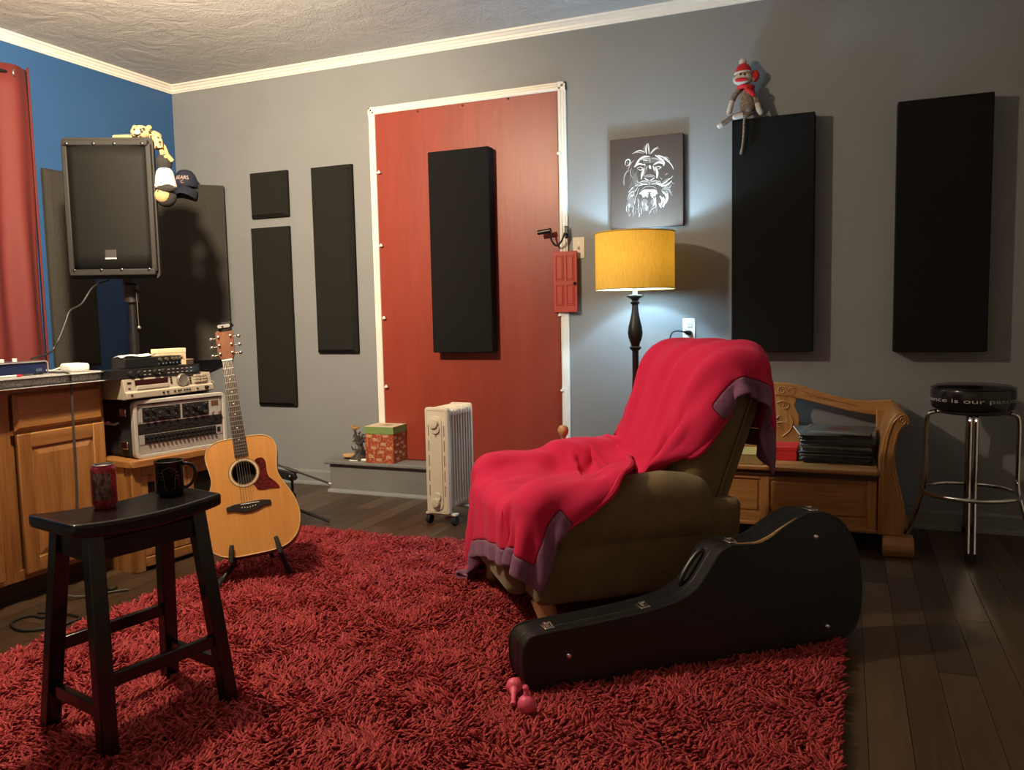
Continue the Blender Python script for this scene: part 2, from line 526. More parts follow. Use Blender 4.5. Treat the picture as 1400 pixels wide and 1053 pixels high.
# ================================================================== acoustic panels
def panel(label, w, h, d, loc, rotz=0.0, fab='foam', bev=0.0, chamfer=0.0):
    """front face looks along local -y; origin bottom centre at the wall side"""
    t = thing('acoustic_baffle', label, 'acoustic panel', loc, rotz)
    b = MB()
    if chamfer:
        c = chamfer
        vs = [(-w / 2, 0, 0), (w / 2, 0, 0), (w / 2, 0, h), (-w / 2, 0, h),
              (-w / 2, -d * .45, 0), (w / 2, -d * .45, 0), (w / 2, -d * .45, h), (-w / 2, -d * .45, h),
              (-w / 2 + c, -d, c), (w / 2 - c, -d, c), (w / 2 - c, -d, h - c), (-w / 2 + c, -d, h - c)]
        fs = [(0, 1, 2, 3)]
        for o in (0, 4):
            for i in range(4):
                j = (i + 1) % 4
                fs.append((o + j, o + i, o + 4 + i, o + 4 + j))
        fs.append((11, 10, 9, 8))
        b.add(vs, [f_[::-1] for f_ in fs])
    else:
        b.box(-w / 2, w / 2, -d, -0.006, 0, h)
    b.build('fabric_face', M[fab], t, bevel=bev, seg=3)
    # wooden backing rim
    MB().box(-w / 2 + 0.012, w / 2 - 0.012, -0.008 if not chamfer else -0.002, 0.0, 0.012, h - 0.012).build('backing', M['black_plastic'], t, smooth=False)
    return t


panel('small square black acoustic tile above a narrow foam panel', 0.305, 0.305, 0.05, (0.827, -0.001, 1.825), fab='foam_mid', chamfer=0.022)
panel('narrow black acoustic panel hung below the small square tile', 0.315, 1.22, 0.05, (0.820, -0.001, 0.540), fab='foam_mid', chamfer=0.022)
panel('narrow black acoustic panel hung beside the white door frame', 0.315, 1.22, 0.05, (1.333, -0.001, 0.905), fab='foam_mid', chamfer=0.022)
panel('thick black acoustic panel mounted on the red board', 0.405, 1.22, 0.09, (2.290, -0.013, 0.908), bev=0.008)
panel('thick black acoustic panel with a sock monkey on top', 0.410, 1.215, 0.10, (4.095, -0.001, 0.910), bev=0.006)
panel('thick black acoustic panel on the wall above the chrome stool', 0.410, 1.22, 0.10, (4.882, -0.001, 0.908), bev=0.006)
panel('tall charcoal acoustic panel on the blue wall behind the loudspeaker', 0.32, 1.20, 0.05, (0.001, -0.915, 0.862), R(90), 'foam_grey', chamfer=0.022)
panel('wide charcoal acoustic panel set across the room corner', 0.60, 1.205, 0.05, (0.215, -0.222, 0.860), R(46.3), 'foam_grey', bev=0.004)

# ================================================================== curtain on the blue wall
cur = thing('curtain', 'red curtain with metal grommets hung on the blue wall', 'curtain', (0.10, -1.70, 0.30))
rows = []
nz, ny = 16, 90
for i in range(nz + 1):
    z = 2.29 * i / nz
    row = []
    for j in range(ny + 1):
        u = j / ny
        yy = -0.62 + 1.133 * u
        amp = 0.030 * (0.75 + 0.25 * math.sin(3 * z + u * 5))
        xx = amp * math.sin(u * 2 * PI * 5.75 + 0.25 * math.sin(z * 1.7)) + 0.004 * math.sin(z * 5 + u * 31)
        row.append((xx, yy + 0.006 * math.sin(u * 40 + z * 2) * (1 - u), z))
    rows.append(row)
mc, ntc, bc = new_mat('red curtain cloth')
bc.inputs['Base Color'].default_value = (0.128, 0.014, 0.013, 1); bc.inputs['Roughness'].default_value = 0.75
bump(ntc, bc, noise(ntc, coords(ntc, (1, 1, 0.3)), 300, 2), 0.2, 0.001)
MB().grid(rows, flip=True).build('cloth', mc, cur, solid=0.003)
MB().box(-0.004, 0.004, 0.505, 0.517, 0.0, 2.30).build('side_hem', mc, cur, bevel=0.002)
g0 = None
for u in (0.917, 0.740, 0.566, 0.39, 0.21):
    yy = -0.62 + 1.133 * u
    if g0 is None:
        m = MB(); m.tube([(0, 0.022 * math.cos(a), 0.022 * math.sin(a)) for a in [2 * PI * k / 16 for k in range(16)]], 0.006, 6, closed=True)
        g0 = m.build('grommet', M['steel'], cur, loc=(0.012, yy, 2.243), rot=(0, 0, R(35)))
    else: share(g0, cur, (0.012, yy, 2.243), (0, 0, R(35 if u > .8 else -35)))
rod = thing('curtain_rod', 'dark metal rod threaded through the red curtain', 'curtain rod', (0.10, -1.80, 2.543))
MB().tube([(0, -0.75, 0), (0, 0.50, 0)], 0.010, 10).build('pole', M['black_metal'], rod)
for yy in (-0.70, 0.40):
    MB().tube([(-0.10, yy, 0), (0.0, yy, 0)], 0.006, 8).build('bracket', M['black_metal'], rod)
MB().ball((0, 0.505, 0), 0.016, 10, 6).build('finial', M['black_metal'], rod)

# ================================================================== ceiling light
SPOT_DIR = (-1.85, 2.15, -0.45)
cl = thing('ceiling_light', 'ceiling light with a bare warm bulb above the rug', 'ceiling light', (2.12, -2.62, ZC))
MB().lathe([(0.075, -0.028), (0.070, -0.010), (0.055, 0.0)][::1], 24).build('canopy', M['nickel'], cl)
MB().tube([(0, 0, -0.02), (0, 0, -0.30)], 0.008, 10).build('stem', M['nickel'], cl)
MB().lathe([(0.012, -0.300), (0.020, -0.305), (0.020, -0.345), (0.016, -0.350)], 14).build('socket', M['nickel'], cl)
ld = bpy.data.lights.new('warm_bulb', 'POINT'); ld.energy = CEIL_W; ld.color = CEIL_COL; ld.shadow_soft_size = 0.05
lo = bpy.data.objects.new('warm_bulb', ld); COL.objects.link(lo); lo.parent = cl; lo.location = (0, 0, -0.40)
# reflector head of the same fixture, turned towards the far left corner of the room
ld = bpy.data.lights.new('reflector_bulb', 'SPOT'); ld.energy = SPOT_W; ld.color = CEIL_COL; ld.shadow_soft_size = 0.05
ld.spot_size = R(132); ld.spot_blend = 1.0
lo = bpy.data.objects.new('reflector_bulb', ld); COL.objects.link(lo); lo.parent = cl; lo.location = (-0.03, 0.04, -0.40)
lo.rotation_euler = Vector(SPOT_DIR).to_track_quat('-Z', 'Y').to_euler()

# ================================================================== table lamp
def lamp_shade_mat():
    m, nt, b = new_mat('mustard linen shade')
    nt.nodes.remove(b)
    out = nt.nodes['Material Output']
    v = coords(nt, (1, 1, 0.15))
    n = noise(nt, v, 180, 2)
    c = ramp(nt, n, [(0.3, (0.62, 0.42, 0.10)), (0.7, (0.76, 0.54, 0.14))])
    df = nt.nodes.new('ShaderNodeBsdfDiffuse'); tr = nt.nodes.new('ShaderNodeBsdfTranslucent'); mx = nt.nodes.new('ShaderNodeMixShader')
    ge = nt.nodes.new('ShaderNodeNewGeometry'); mc_ = nt.nodes.new('ShaderNodeMix'); mc_.data_type = 'RGBA'
    lnk(nt, ge.outputs['Backfacing'], mc_.inputs[0]); lnk(nt, c, mc_.inputs[6]); mc_.inputs[7].default_value = (0.85, 0.83, 0.78, 1)
    lnk(nt, mc_.outputs[2], df.inputs[0]); tr.inputs[0].default_value = (0.82, 0.25, 0.012, 1); mx.inputs[0].default_value = 0.05
    lnk(nt, df.outputs[0], mx.inputs[1]); lnk(nt, tr.outputs[0], mx.inputs[2]); lnk(nt, mx.outputs[0], out.inputs[0])
    return m


LX, LY = 3.415, -0.30
BS = 0.46    # side table height
tb = thing('side_table', 'small round dark wooden pedestal table under the lamp', 'side table', (3.392, -0.290, 0))
MB().lathe([(0.0, BS - 0.022), (0.098, BS - 0.022), (0.108, BS - 0.014), (0.108, BS - 0.005), (0.103, BS), (0.0, BS)], 30).build('top', M['rosewood'], tb)
MB().lathe([(0.018, 0.05), (0.026, 0.08), (0.016, 0.16), (0.020, 0.30), (0.014, 0.38), (0.030, BS - 0.022)], 16).build('column', M['rosewood'], tb)
for k_ in range(3):
    a_ = k_ * 2 * PI / 3 + 0.5
    MB().tube([(0.012 * math.cos(a_), 0.012 * math.sin(a_), 0.085), (0.06 * math.cos(a_), 0.06 * math.sin(a_), 0.045), (0.098 * math.cos(a_), 0.098 * math.sin(a_), 0.010)], [0.014, 0.012, 0.010], 8).build('leg', M['rosewood'], tb)
lp = thing('table_lamp', 'table lamp with mustard drum shade and dark turned body', 'lamp', (LX, LY, BS))
o = lambda z: z - BS
sh = MB(); nn = 48
sh.lathe([(0.2085, o(1.253)), (0.2085, o(1.553))], nn, caps=False)
shd = sh.build('lamp_shade', lamp_shade_mat(), lp, smooth=True)
MB().tube([(0.2095 * math.cos(a), 0.2095 * math.sin(a), o(1.256)) for a in [2 * PI * k / 48 for k in range(48)]], 0.004, 6, closed=True).build('bottom_trim', M['gold_fabric'], shd)
MB().tube([(0.2095 * math.cos(a), 0.2095 * math.sin(a), o(1.550)) for a in [2 * PI * k / 48 for k in range(48)]], 0.004, 6, closed=True).build('top_trim', M['gold_fabric'], shd)
for a in (0.5, 0.5 + 2 * PI / 3, 0.5 + 4 * PI / 3):
    MB().tube([(0.01 * math.cos(a), 0.01 * math.sin(a), o(1.535)), (0.207 * math.cos(a), 0.207 * math.sin(a), o(1.545))], 0.0018, 6).build('shade_spider', M['dark_bronze'], shd)
MB().lathe([(0.003, o(1.53)), (0.003, o(1.553)), (0.009, o(1.556)), (0.011, o(1.565)), (0.007, o(1.573)), (0.0, o(1.576))], 12).build('finial', M['dark_bronze'], lp)
MB().lathe([(0.070, 0), (0.070, 0.012), (0.062, 0.028), (0.040, 0.045), (0.026, 0.06), (0.020, 0.10), (0.028, 0.16), (0.030, 0.19), (0.020, 0.25), (0.017, 0.33),
            (0.017, o(0.925)), (0.030, o(0.938)), (0.032, o(0.946)), (0.022, o(0.953)), (0.024, o(0.962)), (0.036, o(0.995)), (0.040, o(1.022)), (0.036, o(1.055)), (0.025, o(1.10)),
            (0.018, o(1.14)), (0.016, o(1.172)), (0.024, o(1.180)), (0.026, o(1.187)), (0.018, o(1.193)), (0.022, o(1.202)), (0.046, o(1.216)), (0.046, o(1.222)), (0.012, o(1.226)), (0.011, o(1.25))], 28).build('turned_body', M['dark_bronze'], lp)
MB().lathe([(0.013, o(1.225)), (0.013, o(1.26)), (0.016, o(1.265)), (0.016, o(1.33)), (0.012, o(1.335))], 16).build('socket', mat('pale green socket sleeve', (0.30, 0.36, 0.20), 0.5), lp)
ld = bpy.data.lights.new('cool_bulb', 'POINT'); ld.energy = LAMP_W; ld.color = LAMP_COL; ld.shadow_soft_size = 0.028
lo = bpy.data.objects.new('cool_bulb', ld); COL.objects.link(lo); lo.parent = lp; lo.location = (0, 0, o(1.443))
# ================================================================== oak base cabinet and worktop
CX, CY1 = 1.37, -1.918
cb = thing('base_cabinet', 'honey oak base cabinet with drawer and raised panel door', 'cabinet', (CX, CY1, 0))
MB().box(-0.58, -0.020, -0.98, 0.0, 0.095, 0.880).build('carcass', M['oak'], cb, smooth=False)
MB().box(-0.55, -0.085, -0.975, -0.005, 0.0, 0.095).build('toe_kick', mat('dark toe kick', (0.05, 0.022, 0.008), 0.6), cb, smooth=False)
for (y0, y1, z0, z1) in [(-0.035, 0, 0.095, 0.88), (-0.505, -0.445, 0.095, 0.88), (-0.98, -0.93, 0.095, 0.88)]:
    MB().box(-0.020, 0, y0, y1, z0, z1).build('face_stile', M['oak'], cb, bevel=0.0015)
for (z0, z1) in [(0.095, 0.135), (0.690, 0.712), (0.852, 0.88)]:
    for (y0, y1) in ((-0.445, -0.035), (-0.93, -0.505)):
        MB().box(-0.020, -0.001, y0, y1, z0, z1).build('face_rail', M['oak_h'], cb, smooth=False)


def raised(m, y0, y1, z0, z1, x0, x1, c):
    """slab with a chamfered front edge, front at x1"""
    v = [(x0, y0, z0), (x0, y1, z0), (x0, y1, z1), (x0, y0, z1), (x0 + (x1 - x0) * .35, y0, z0), (x0 + (x1 - x0) * .35, y1, z0), (x0 + (x1 - x0) * .35, y1, z1), (x0 + (x1 - x0) * .35, y0, z1),
         (x1, y0 + c, z0 + c), (x1, y1 - c, z0 + c), (x1, y1 - c, z1 - c), (x1, y0 + c, z1 - c)]
    fs = [(3, 2, 1, 0)] + [(o_ + i, o_ + (i + 1) % 4, o_ + 4 + (i + 1) % 4, o_ + 4 + i) for o_ in (0, 4) for i in range(4)] + [(8, 9, 10, 11)]
    m.add(v, fs); return m


for (y0, y1) in ((-0.432, -0.017), (-0.918, -0.517)):
    raised(MB(), y0, y1, 0.706, 0.858, 0.001, 0.021, 0.014).build('drawer_front', M['oak_h'], cb, smooth=False)
    dr = MB()
    dr.box(0.001, 0.014, y0 + 0.004, y1 - 0.004, 0.122, 0.690)
    dr = dr.build('door', M['oak'], cb, bevel=0.002)
    for (a, b_) in ((y0, y0 + 0.062), (y1 - 0.062, y1)):
        MB().box(0.012, 0.022, a, b_, 0.118, 0.694).build('stile', M['oak'], dr, bevel=0.006)
    for (a, b_) in ((0.118, 0.180), (0.632, 0.694)):
        MB().box(0.012, 0.0218, y0 + 0.060, y1 - 0.060, a, b_).build('rail', M['oak_h'], dr, bevel=0.006)
    raised(MB(), y0 + 0.070, y1 - 0.070, 0.188, 0.624, 0.012, 0.021, 0.022).build('raised_panel', M['oak'], dr, smooth=False)

wt = MB()
pf = sm2([(-0.62, 0.881), (0.030, 0.881), (0.040, 0.885), (0.043, 0.898), (0.041, 0.910), (0.032, 0.918), (0.020, 0.9205), (-0.62, 0.9205)], 5)
wt.prism([(a + CX, b_) for a, b_ in pf], CY1 - 1.0, CY1 + 0.022, 'y')
tag(wt.build('worktop', M['laminate'], smooth=False), 'grey speckled laminate worktop with rounded front edge', 'worktop')
ZT = 0.9205

# ---- things on the worktop
bx = thing('stereo_unit', 'small blue metal audio box with a silver edge on the worktop', 'audio box', (1.16, -2.30, ZT), R(3))
MB().box(-0.14, 0.14, -0.17, 0.17, 0.006, 0.056).build('case', mat('dark blue metal', (0.012, 0.020, 0.075), 0.35, 0.2), bx, bevel=0.004)
m = MB(); m.tube([(0.143, -0.172, 0.058), (0.143, 0.165, 0.058), (0.143, 0.174, 0.052), (0.143, 0.174, 0.006)], 0.004, 6)
m.build('silver_edge', M['steel'], bx)
for y in (-0.10, -0.02, 0.06, 0.12):
    MB(Matrix.Translation((0.02, y, 0.056))).lathe([(0.010, 0), (0.010, 0.012), (0.007, 0.014)], 10).build('knob', M['white'], bx)
MB().cbox((0.142, 0.13, 0.022), (0.006, 0.03, 0.012)).build('switch', M['chrome'], bx)
for y in (-0.15, 0.15):
    MB().box(-0.13, 0.13, y - 0.01, y + 0.01, 0, 0.007).build('foot', M['rubber'], bx)
jr = thing('glass_jar', 'glass jar holding brown candy on the blue audio box', 'jar', (1.10, -2.37, ZT + 0.0565))
mg, ng, bg = new_mat('jar glass'); bg.inputs['Transmission Weight'].default_value = 1.0; bg.inputs['Roughness'].default_value = 0.03; bg.inputs['IOR'].default_value = 1.3
bg.inputs['Base Color'].default_value = (0.9, 0.86, 0.8, 1)
MB().lathe([(0.030, 0.002), (0.036, 0.006), (0.037, 0.060), (0.033, 0.072), (0.033, 0.080), (0.030, 0.080), (0.030, 0.070), (0.034, 0.058), (0.033, 0.010), (0.0, 0.009)], 20).build('glass', mg, jr)
MB().lathe([(0.0, 0.011), (0.031, 0.011), (0.031, 0.042), (0.020, 0.048), (0.0, 0.046)], 16).build('contents', mat('brown candy', (0.40, 0.22, 0.08), 0.7, var=0.4, vscale=60), jr)
bt = thing('dropper_bottle', 'tiny white bottle beside the glass jar on the blue box', 'bottle', (1.15, -2.305, ZT + 0.0705))
MB().lathe([(0.009, 0), (0.011, 0.002), (0.011, 0.028), (0.006, 0.034), (0.006, 0.046), (0.004, 0.048)], 12).build('body', M['paper'], bt)
MB().lathe([(0.0075, 0.034), (0.0075, 0.044), (0.005, 0.050)], 12).build('cap', M['tan_plush'], bt)
for (lb, px, py, l, a, mm) in [('white and red pen lying on the worktop before the blue box', 10, 515, 0.13, 82, 'white'), ('silver and black pen lying on the worktop edge', 32, 512.5, 0.14, 88, 'steel')]:
    p = at_z(px, py, ZT + 0.005)
    pn = thing('pen', lb, 'pen', (p.x, p.y, ZT), R(a))
    MB().tube([(-l / 2, 0, 0.0048), (l / 2 - 0.03, 0, 0.0048)], 0.0045, 8).build('barrel', M[mm], pn)
    MB().tube([(l / 2 - 0.03, 0, 0.0048), (l / 2 - 0.012, 0, 0.0048), (l / 2, 0, 0.0048)], [0.0048, 0.0042, 0.001], 8).build('tip', M['red_plush'] if mm == 'white' else M['black_plastic'], pn)

# ================================================================== oak stand with smoked glass doors
SA = R(-8.0)     # turned a little from the y axis; local +y runs along the front, local +x faces the room
sd = thing('media_stand', 'low oak media stand with smoked glass doors under the rack gear', 'stand', (1.512, -1.932, 0), SA)
SL, SD, SH = 0.62, 0.40, 0.515
tp = sm2([(-SD, 0.0), (-0.03, 0.0), (0.012, 0.010), (0.030, 0.045), (0.034, SL / 2), (0.030, SL - 0.045), (0.012, SL - 0.01), (-0.03, SL), (-SD, SL)], 4)
MB().prism(tp, SH - 0.028, SH, 'z').build('top', M['oak_h'], sd, bevel=0.009, seg=3)
for y in (0.014, SL - 0.064):
    MB().box(-0.045, 0.0, y, y + 0.05, 0.0, SH - 0.028).build('front_post', M['oak'], sd, bevel=0.004)
for y in (0.010, SL - 0.028):
    MB().box(-SD + 0.01, -0.045, y, y + 0.018, 0.0, SH - 0.028).build('side_panel', M['oak'], sd, smooth=False)
MB().box(-SD + 0.004, -SD + 0.010, 0.028, SL - 0.028, 0.02, SH - 0.028).build('back_panel', M['rosewood'], sd, smooth=False)
MB().box(-SD + 0.01, -0.002, 0.028, SL - 0.028, 0.045, 0.065).build('bottom_shelf', M['oak_h'], sd, smooth=False)
MB().box(-0.022, 0.006, 0.064, SL - 0.064, 0.02, 0.065).build('bottom_rail', M['oak_h'], sd, bevel=0.005)
MB().box(-0.030, 0.0, 0.064, SL - 0.064, 0.440, SH - 0.028).build('top_rail', M['oak_h'], sd, bevel=0.002)
for (y0, y1) in ((0.066, SL / 2 - 0.002), (SL / 2 + 0.002, SL - 0.066)):
    dg_ = MB().box(-0.018, -0.014, y0 + 0.03, y1 - 0.03, 0.10, 0.41)
    dg_ = dg_.build('glass_door', M['glass_dark'], sd, smooth=False)
    for (a, b_, c, e_) in ((y0, y0 + 0.032, 0.067, 0.438), (y1 - 0.032, y1, 0.067, 0.438), (y0 + 0.032, y1 - 0.032, 0.067, 0.100), (y0 + 0.032, y1 - 0.032, 0.405, 0.438)):
        MB().box(-0.022, -0.004, a, b_, c, e_).build('door_frame', M['oak'], dg_, bevel=0.003)

# ================================================================== rack case
rk = thing('rack_case', 'black shock rack case with silver rim holding studio preamps', 'rack case', (1.492, -1.866, SH), R(-12.5))
RL, RH, RD = 0.475, 0.262, 0.36
def rrect(x0, x1, y0, y1, r, n=4):
    out = []
    for cx_, cy_, a0 in ((x1 - r, y1 - r, 0), (x0 + r, y1 - r, 90), (x0 + r, y0 + r, 180), (x1 - r, y0 + r, 270)):
        for k in range(n + 1):
            a = R(a0 + 90 * k / n); out.append((cx_ + r * math.cos(a), cy_ + r * math.sin(a)))
    return out


MB().prism(rrect(0, RL, 0, RH, 0.022), -RD, -0.012, 'x').build('shell', M['rubber'], rk, bevel=0.004)
rim = MB(); o_ = rrect(-0.004, RL + 0.004, -0.001, RH + 0.004, 0.026); i_ = rrect(0.014, RL - 0.014, 0.016, RH - 0.014, 0.014)
n = len(o_)
vs = [(-0.016, *p) for p in o_] + [(0.010, *p) for p in o_] + [(0.010, *p) for p in i_] + [(-0.012, *p) for p in i_]
fs = []
for q in range(3):
    for k in range(n):
        k2 = (k + 1) % n; fs.append((q * n + k, q * n + k2, (q + 1) * n + k2, (q + 1) * n + k))
rim.add(vs, fs).build('silver_rim', M['aluminium'], rk, bevel=0.003)
for y in (0.0,):
    for z in (0.21, 0.06):
        MB().cbox((-0.07, -0.006, z), (0.05, 0.012, 0.035)).build('latch', M['chrome'], rk, bevel=0.003)
    MB().tube([(-0.20, -0.004, 0.16), (-0.20, -0.022, 0.155), (-0.12, -0.022, 0.155), (-0.12, -0.004, 0.16)], 0.006, 8).build('carry_handle', M['steel'], rk)


def knob_proto(r, h, mt, parent, loc):
    m = MB(Matrix.Rotation(PI / 2, 4, 'Y')); m.lathe([(r, 0), (r, h * .7), (r * .85, h), (0.0, h)], 14)
    return m.build('knob', mt, parent, loc=loc)


# two-space silver dual preamp
u1 = MB().box(-0.010, 0.002, 0.018, RL - 0.018, 0.157, 0.243).build('preamp_faceplate', M['silver_panel'], rk, smooth=False)
for (y0, y1) in ((0.042, 0.232), (0.243, 0.385)):
    MB().box(0.002, 0.0035, y0, y1, 0.163, 0.230).build('black_section', M['black_panel'], u1, smooth=False)
k0 = None
for k, y in enumerate((0.060, 0.095, 0.130, 0.165, 0.205, 0.262, 0.300, 0.330, 0.365)):
    for z in (0.178, 0.214):
        big = k in (2, 7)
        if big and z < 0.2: continue
        if k0 is None: k0 = knob_proto(0.0085, 0.012, M['black_plastic'], u1, (0.0035, y, z)); 
        else:
            kk = share(k0, u1, (0.0035, y, z if not big else 0.196)); kk.scale = (1.5,) * 3 if big else (1, 1, 1)
l0 = None
for y, z in ((0.062, 0.223), (0.062, 0.186), (0.118, 0.186), (0.160, 0.186), (0.200, 0.223), (0.200, 0.190), (0.255, 0.223), (0.262, 0.205), (0.318, 0.205), (0.365, 0.223), (0.365, 0.186)):
    if l0 is None:
        l0 = MB(Matrix.Rotation(PI / 2, 4, 'Y')).lathe([(0.003, 0), (0.003, 0.016), (0, 0.017)], 8).build('toggle', M['chrome'], u1, loc=(0.0035, y, z))
    else: share(l0, u1, (0.0035, y, z))
MB().box(0.002, 0.004, 0.400, 0.438, 0.205, 0.229).build('meter', mat('amber meter face', (0.12, 0.055, 0.025), 0.25), u1, smooth=False)
for y in (0.402, 0.440):
    kk = share(l0, u1, (0.0035, y, 0.172)); kk.scale = (1, 1.6, 1.6)
for y in (0.026, RL - 0.026):
    for z in (0.166, 0.234):
        kk = share(l0, u1, (-0.011, y, z), name='rack_screw')
# one-space black unit and patch strip
u2 = MB().box(-0.010, 0.002, 0.018, RL - 0.018, 0.110, 0.154).build('black_faceplate', M['black_panel'], rk, smooth=False)
b0 = None
for k in range(14):
    y = 0.06 + k * 0.028
    if b0 is None: b0 = MB().cbox((0.003, 0, 0), (0.003, 0.016, 0.006)).build('button', M['grey_plastic'], u2, loc=(0, y, 0.136))
    else: share(b0, u2, (0, y, 0.136 if k % 3 else 0.128))
u3 = MB().box(-0.010, 0.002, 0.018, RL - 0.018, 0.062, 0.106).build('equaliser_faceplate', M['silver_panel'], rk, smooth=False)
MB().box(0.002, 0.0032, 0.046, RL - 0.055, 0.064, 0.104).build('black_section', M['black_panel'], u3, smooth=False)
MB().cbox((0.003, RL - 0.040, 0.085), (0.004, 0.016, 0.022)).build('power_switch', M['black_plastic'], u3)
k1 = None
for k in range(17):
    y = 0.058 + k * 0.0215
    if k1 is None: k1 = knob_proto(0.0062, 0.010, M['grey_plastic'], u3, (0.0032, y, 0.094))
    else: share(k1, u3, (0.0032, y, 0.094))
    share(k1, u3, (0.0032, y + 0.006, 0.075))
MB().box(-0.010, 0.000, 0.018, RL - 0.018, 0.018, 0.060).build('blank_plate', M['silver_panel'], rk, smooth=False)

# ================================================================== champagne tape deck on the rack
ZR = SH + RH + 0.005
dk = thing('tape_deck', 'champagne metal tape deck with jog wheel on top of rack', 'tape deck', (1.515, -1.914, ZR), R(-2.5))
DL, DH, DD = 0.500, 0.098, 0.34
fp = [(-0.010, 0.008), (0.004, 0.012), (0.004, 0.038), (-0.008, 0.044), (-0.016, DH)]
b_ = MB(); b_.prism([(-DD, 0.008), (-0.010, 0.008), (-0.016, DH), (-DD, DH)], 0.0, DL, 'y'); b_.build('cabinet', M['cream_metal'], dk, bevel=0.003)
b_ = MB(); b_.prism(fp + [(-0.03, DH), (-0.03, 0.008)], -0.004, DL + 0.004, 'y'); b_.build('front_panel', M['cream_metal'], dk, bevel=0.002)
FX = lambda z: 0.0045 if z < 0.04 else -0.008 - (z - 0.044) / (DH - 0.044) * 0.008 + 0.0005
MB().box(-0.018, -0.0075, 0.055, 0.235, 0.068, 0.092).build('display', M['red_window'], dk, smooth=False)
MB().box(-0.018, -0.004, 0.060, 0.238, 0.049, 0.066).build('tape_door', mat('champagne door', (0.50, 0.45, 0.36), 0.35, 0.2), dk, bevel=0.002)
jw = MB(Matrix.Translation((-0.012, 0.320, 0.073)) @ Matrix.Rotation(PI / 2, 4, 'Y')); jw.lathe([(0.031, 0), (0.031, 0.010), (0.028, 0.014), (0.022, 0.012), (0.0, 0.012)], 26)
jw.build('jog_wheel', mat('grey wheel', (0.20, 0.185, 0.16), 0.4, 0.3), dk)
MB().box(-0.018, -0.0095, 0.392, 0.475, 0.050, 0.094).build('button_bay', mat('dark champagne', (0.28, 0.25, 0.20), 0.45), dk, smooth=False)
b0 = None
for y, z in [(0.412, 0.087), (0.452, 0.087), (0.412, 0.074), (0.452, 0.074), (0.412, 0.060), (0.452, 0.060)]:
    if b0 is None: b0 = MB().cbox((-0.006, 0, 0), (0.010, 0.034, 0.010)).build('key', M['cream_metal'], dk, bevel=0.0015, loc=(0, y, z))
    else: share(b0, dk, (0, y, z))
s0 = None
for y, z in [(0.258, 0.090), (0.258, 0.078), (0.258, 0.066), (0.372, 0.090), (0.372, 0.078), (0.372, 0.066), (0.372, 0.054), (0.022, 0.058), (0.02, 0.083), (0.030, 0.083),
             (0.196, 0.026), (0.220, 0.026), (0.262, 0.026), (0.285, 0.026), (0.297, 0.026), (0.320, 0.026), (0.336, 0.026), (0.352, 0.026), (0.400, 0.026), (0.022, 0.030)]:
    xx = FX(z)
    if s0 is None: s0 = MB().cbox((0.0, 0, 0), (0.006, 0.010, 0.006)).build('small_button', M['black_plastic'], dk, loc=(xx, y, z))
    else: share(s0, dk, (xx, y, z))
knob_proto(0.009, 0.014, M['dark_bronze'], dk, (0.004, 0.455, 0.026))
for y in (0.03, DL - 0.03):
    for xx in (-0.05, -DD + 0.04):
        MB().lathe([(0.016, -0.001), (0.016, 0.009)], 10, (xx, y, 0)).build('foot', M['rubber'], dk)

# ---- black rack unit, small mixer box, papers and carton on top of the deck
ZD = ZR + DH
un = thing('rack_processor', 'thin black one-space rack unit lying on the tape deck', 'rack unit', (1.485, -1.985, ZD + 0.001), R(-5))
MB().box(-0.070, -0.004, 0.02, 0.50, 0, 0.044).build('chassis', M['black_metal'], un, bevel=0.002)
up_ = MB().box(-0.004, 0.0, 0.018, 0.502, 0.0, 0.0445).build('front_plate', M['black_panel'], un, smooth=False)
k2 = None
for y in (0.115, 0.160, 0.245, 0.290):
    if k2 is None: k2 = knob_proto(0.013, 0.014, M['black_plastic'], up_, (0, y, 0.023))
    else: share(k2, up_, (0, y, 0.023))
kp = None
for k in range(22):
    y = 0.19 + (k % 11) * 0.026
    if abs(y - 0.245) < 0.016 or abs(y - 0.29) < 0.016: continue
    z = 0.030 if k < 11 else 0.014
    if kp is None: kp = MB().cbox((0.001, 0, 0), (0.003, 0.010, 0.004)).build('button', mat('pale printed button', (0.30, 0.30, 0.28), 0.5), up_, loc=(0, y, z))
    else: share(kp, up_, (0, y, z))
MB().box(0.0, 0.001, 0.42, 0.49, 0.010, 0.036).build('screen', mat('blue grey screen', (0.02, 0.03, 0.045), 0.2), up_, smooth=False)
mx_ = thing('headphone_amp', 'small black box with a row of knobs on the black unit', 'amplifier', (1.468, -1.872, ZD + 0.0465), R(-4))
MB().box(-0.09, 0.0, 0.0, 0.315, 0.0, 0.045).build('case', M['black_metal'], mx_, bevel=0.003)
k3 = None
for y in (0.185, 0.222, 0.260, 0.282, 0.303):
    if k3 is None: k3 = knob_proto(0.0085, 0.014, mat('bronze knob', (0.10, 0.085, 0.055), 0.35, 0.4), mx_, (0, y, 0.032))
    else: share(k3, mx_, (0, y, 0.032))
j0 = None
for k in range(7):
    y = 0.18 + k * 0.021
    if j0 is None: j0 = MB(Matrix.Rotation(PI / 2, 4, 'Y')).lathe([(0.005, 0), (0.005, 0.004), (0.003, 0.004)], 8).build('jack', M['chrome'], mx_, loc=(0, y, 0.013))
    else: share(j0, mx_, (0, y, 0.013))
pp = MB()
rows = [[(-0.088 + 0.085 * i / 5, 0.17 * j / 6, 0.002 + 0.010 * math.sin(i * .9 + j * .5) ** 2 + 0.004 * (j / 6)) for j in range(7)] for i in range(6)]
pp.grid(rows)
tag(pp.build('paper_sheet', M['paper'], solid=0.0012, loc=(1.470, -1.866, ZD + 0.0920), rot=(0, 0, R(-3))), 'crumpled white paper sheet lying on the small black knob box', 'paper')
ct = thing('carton', 'cream cardboard carton with red lettering behind the knob box', 'carton', (1.345, -1.562, ZD + 0.001), R(-6))
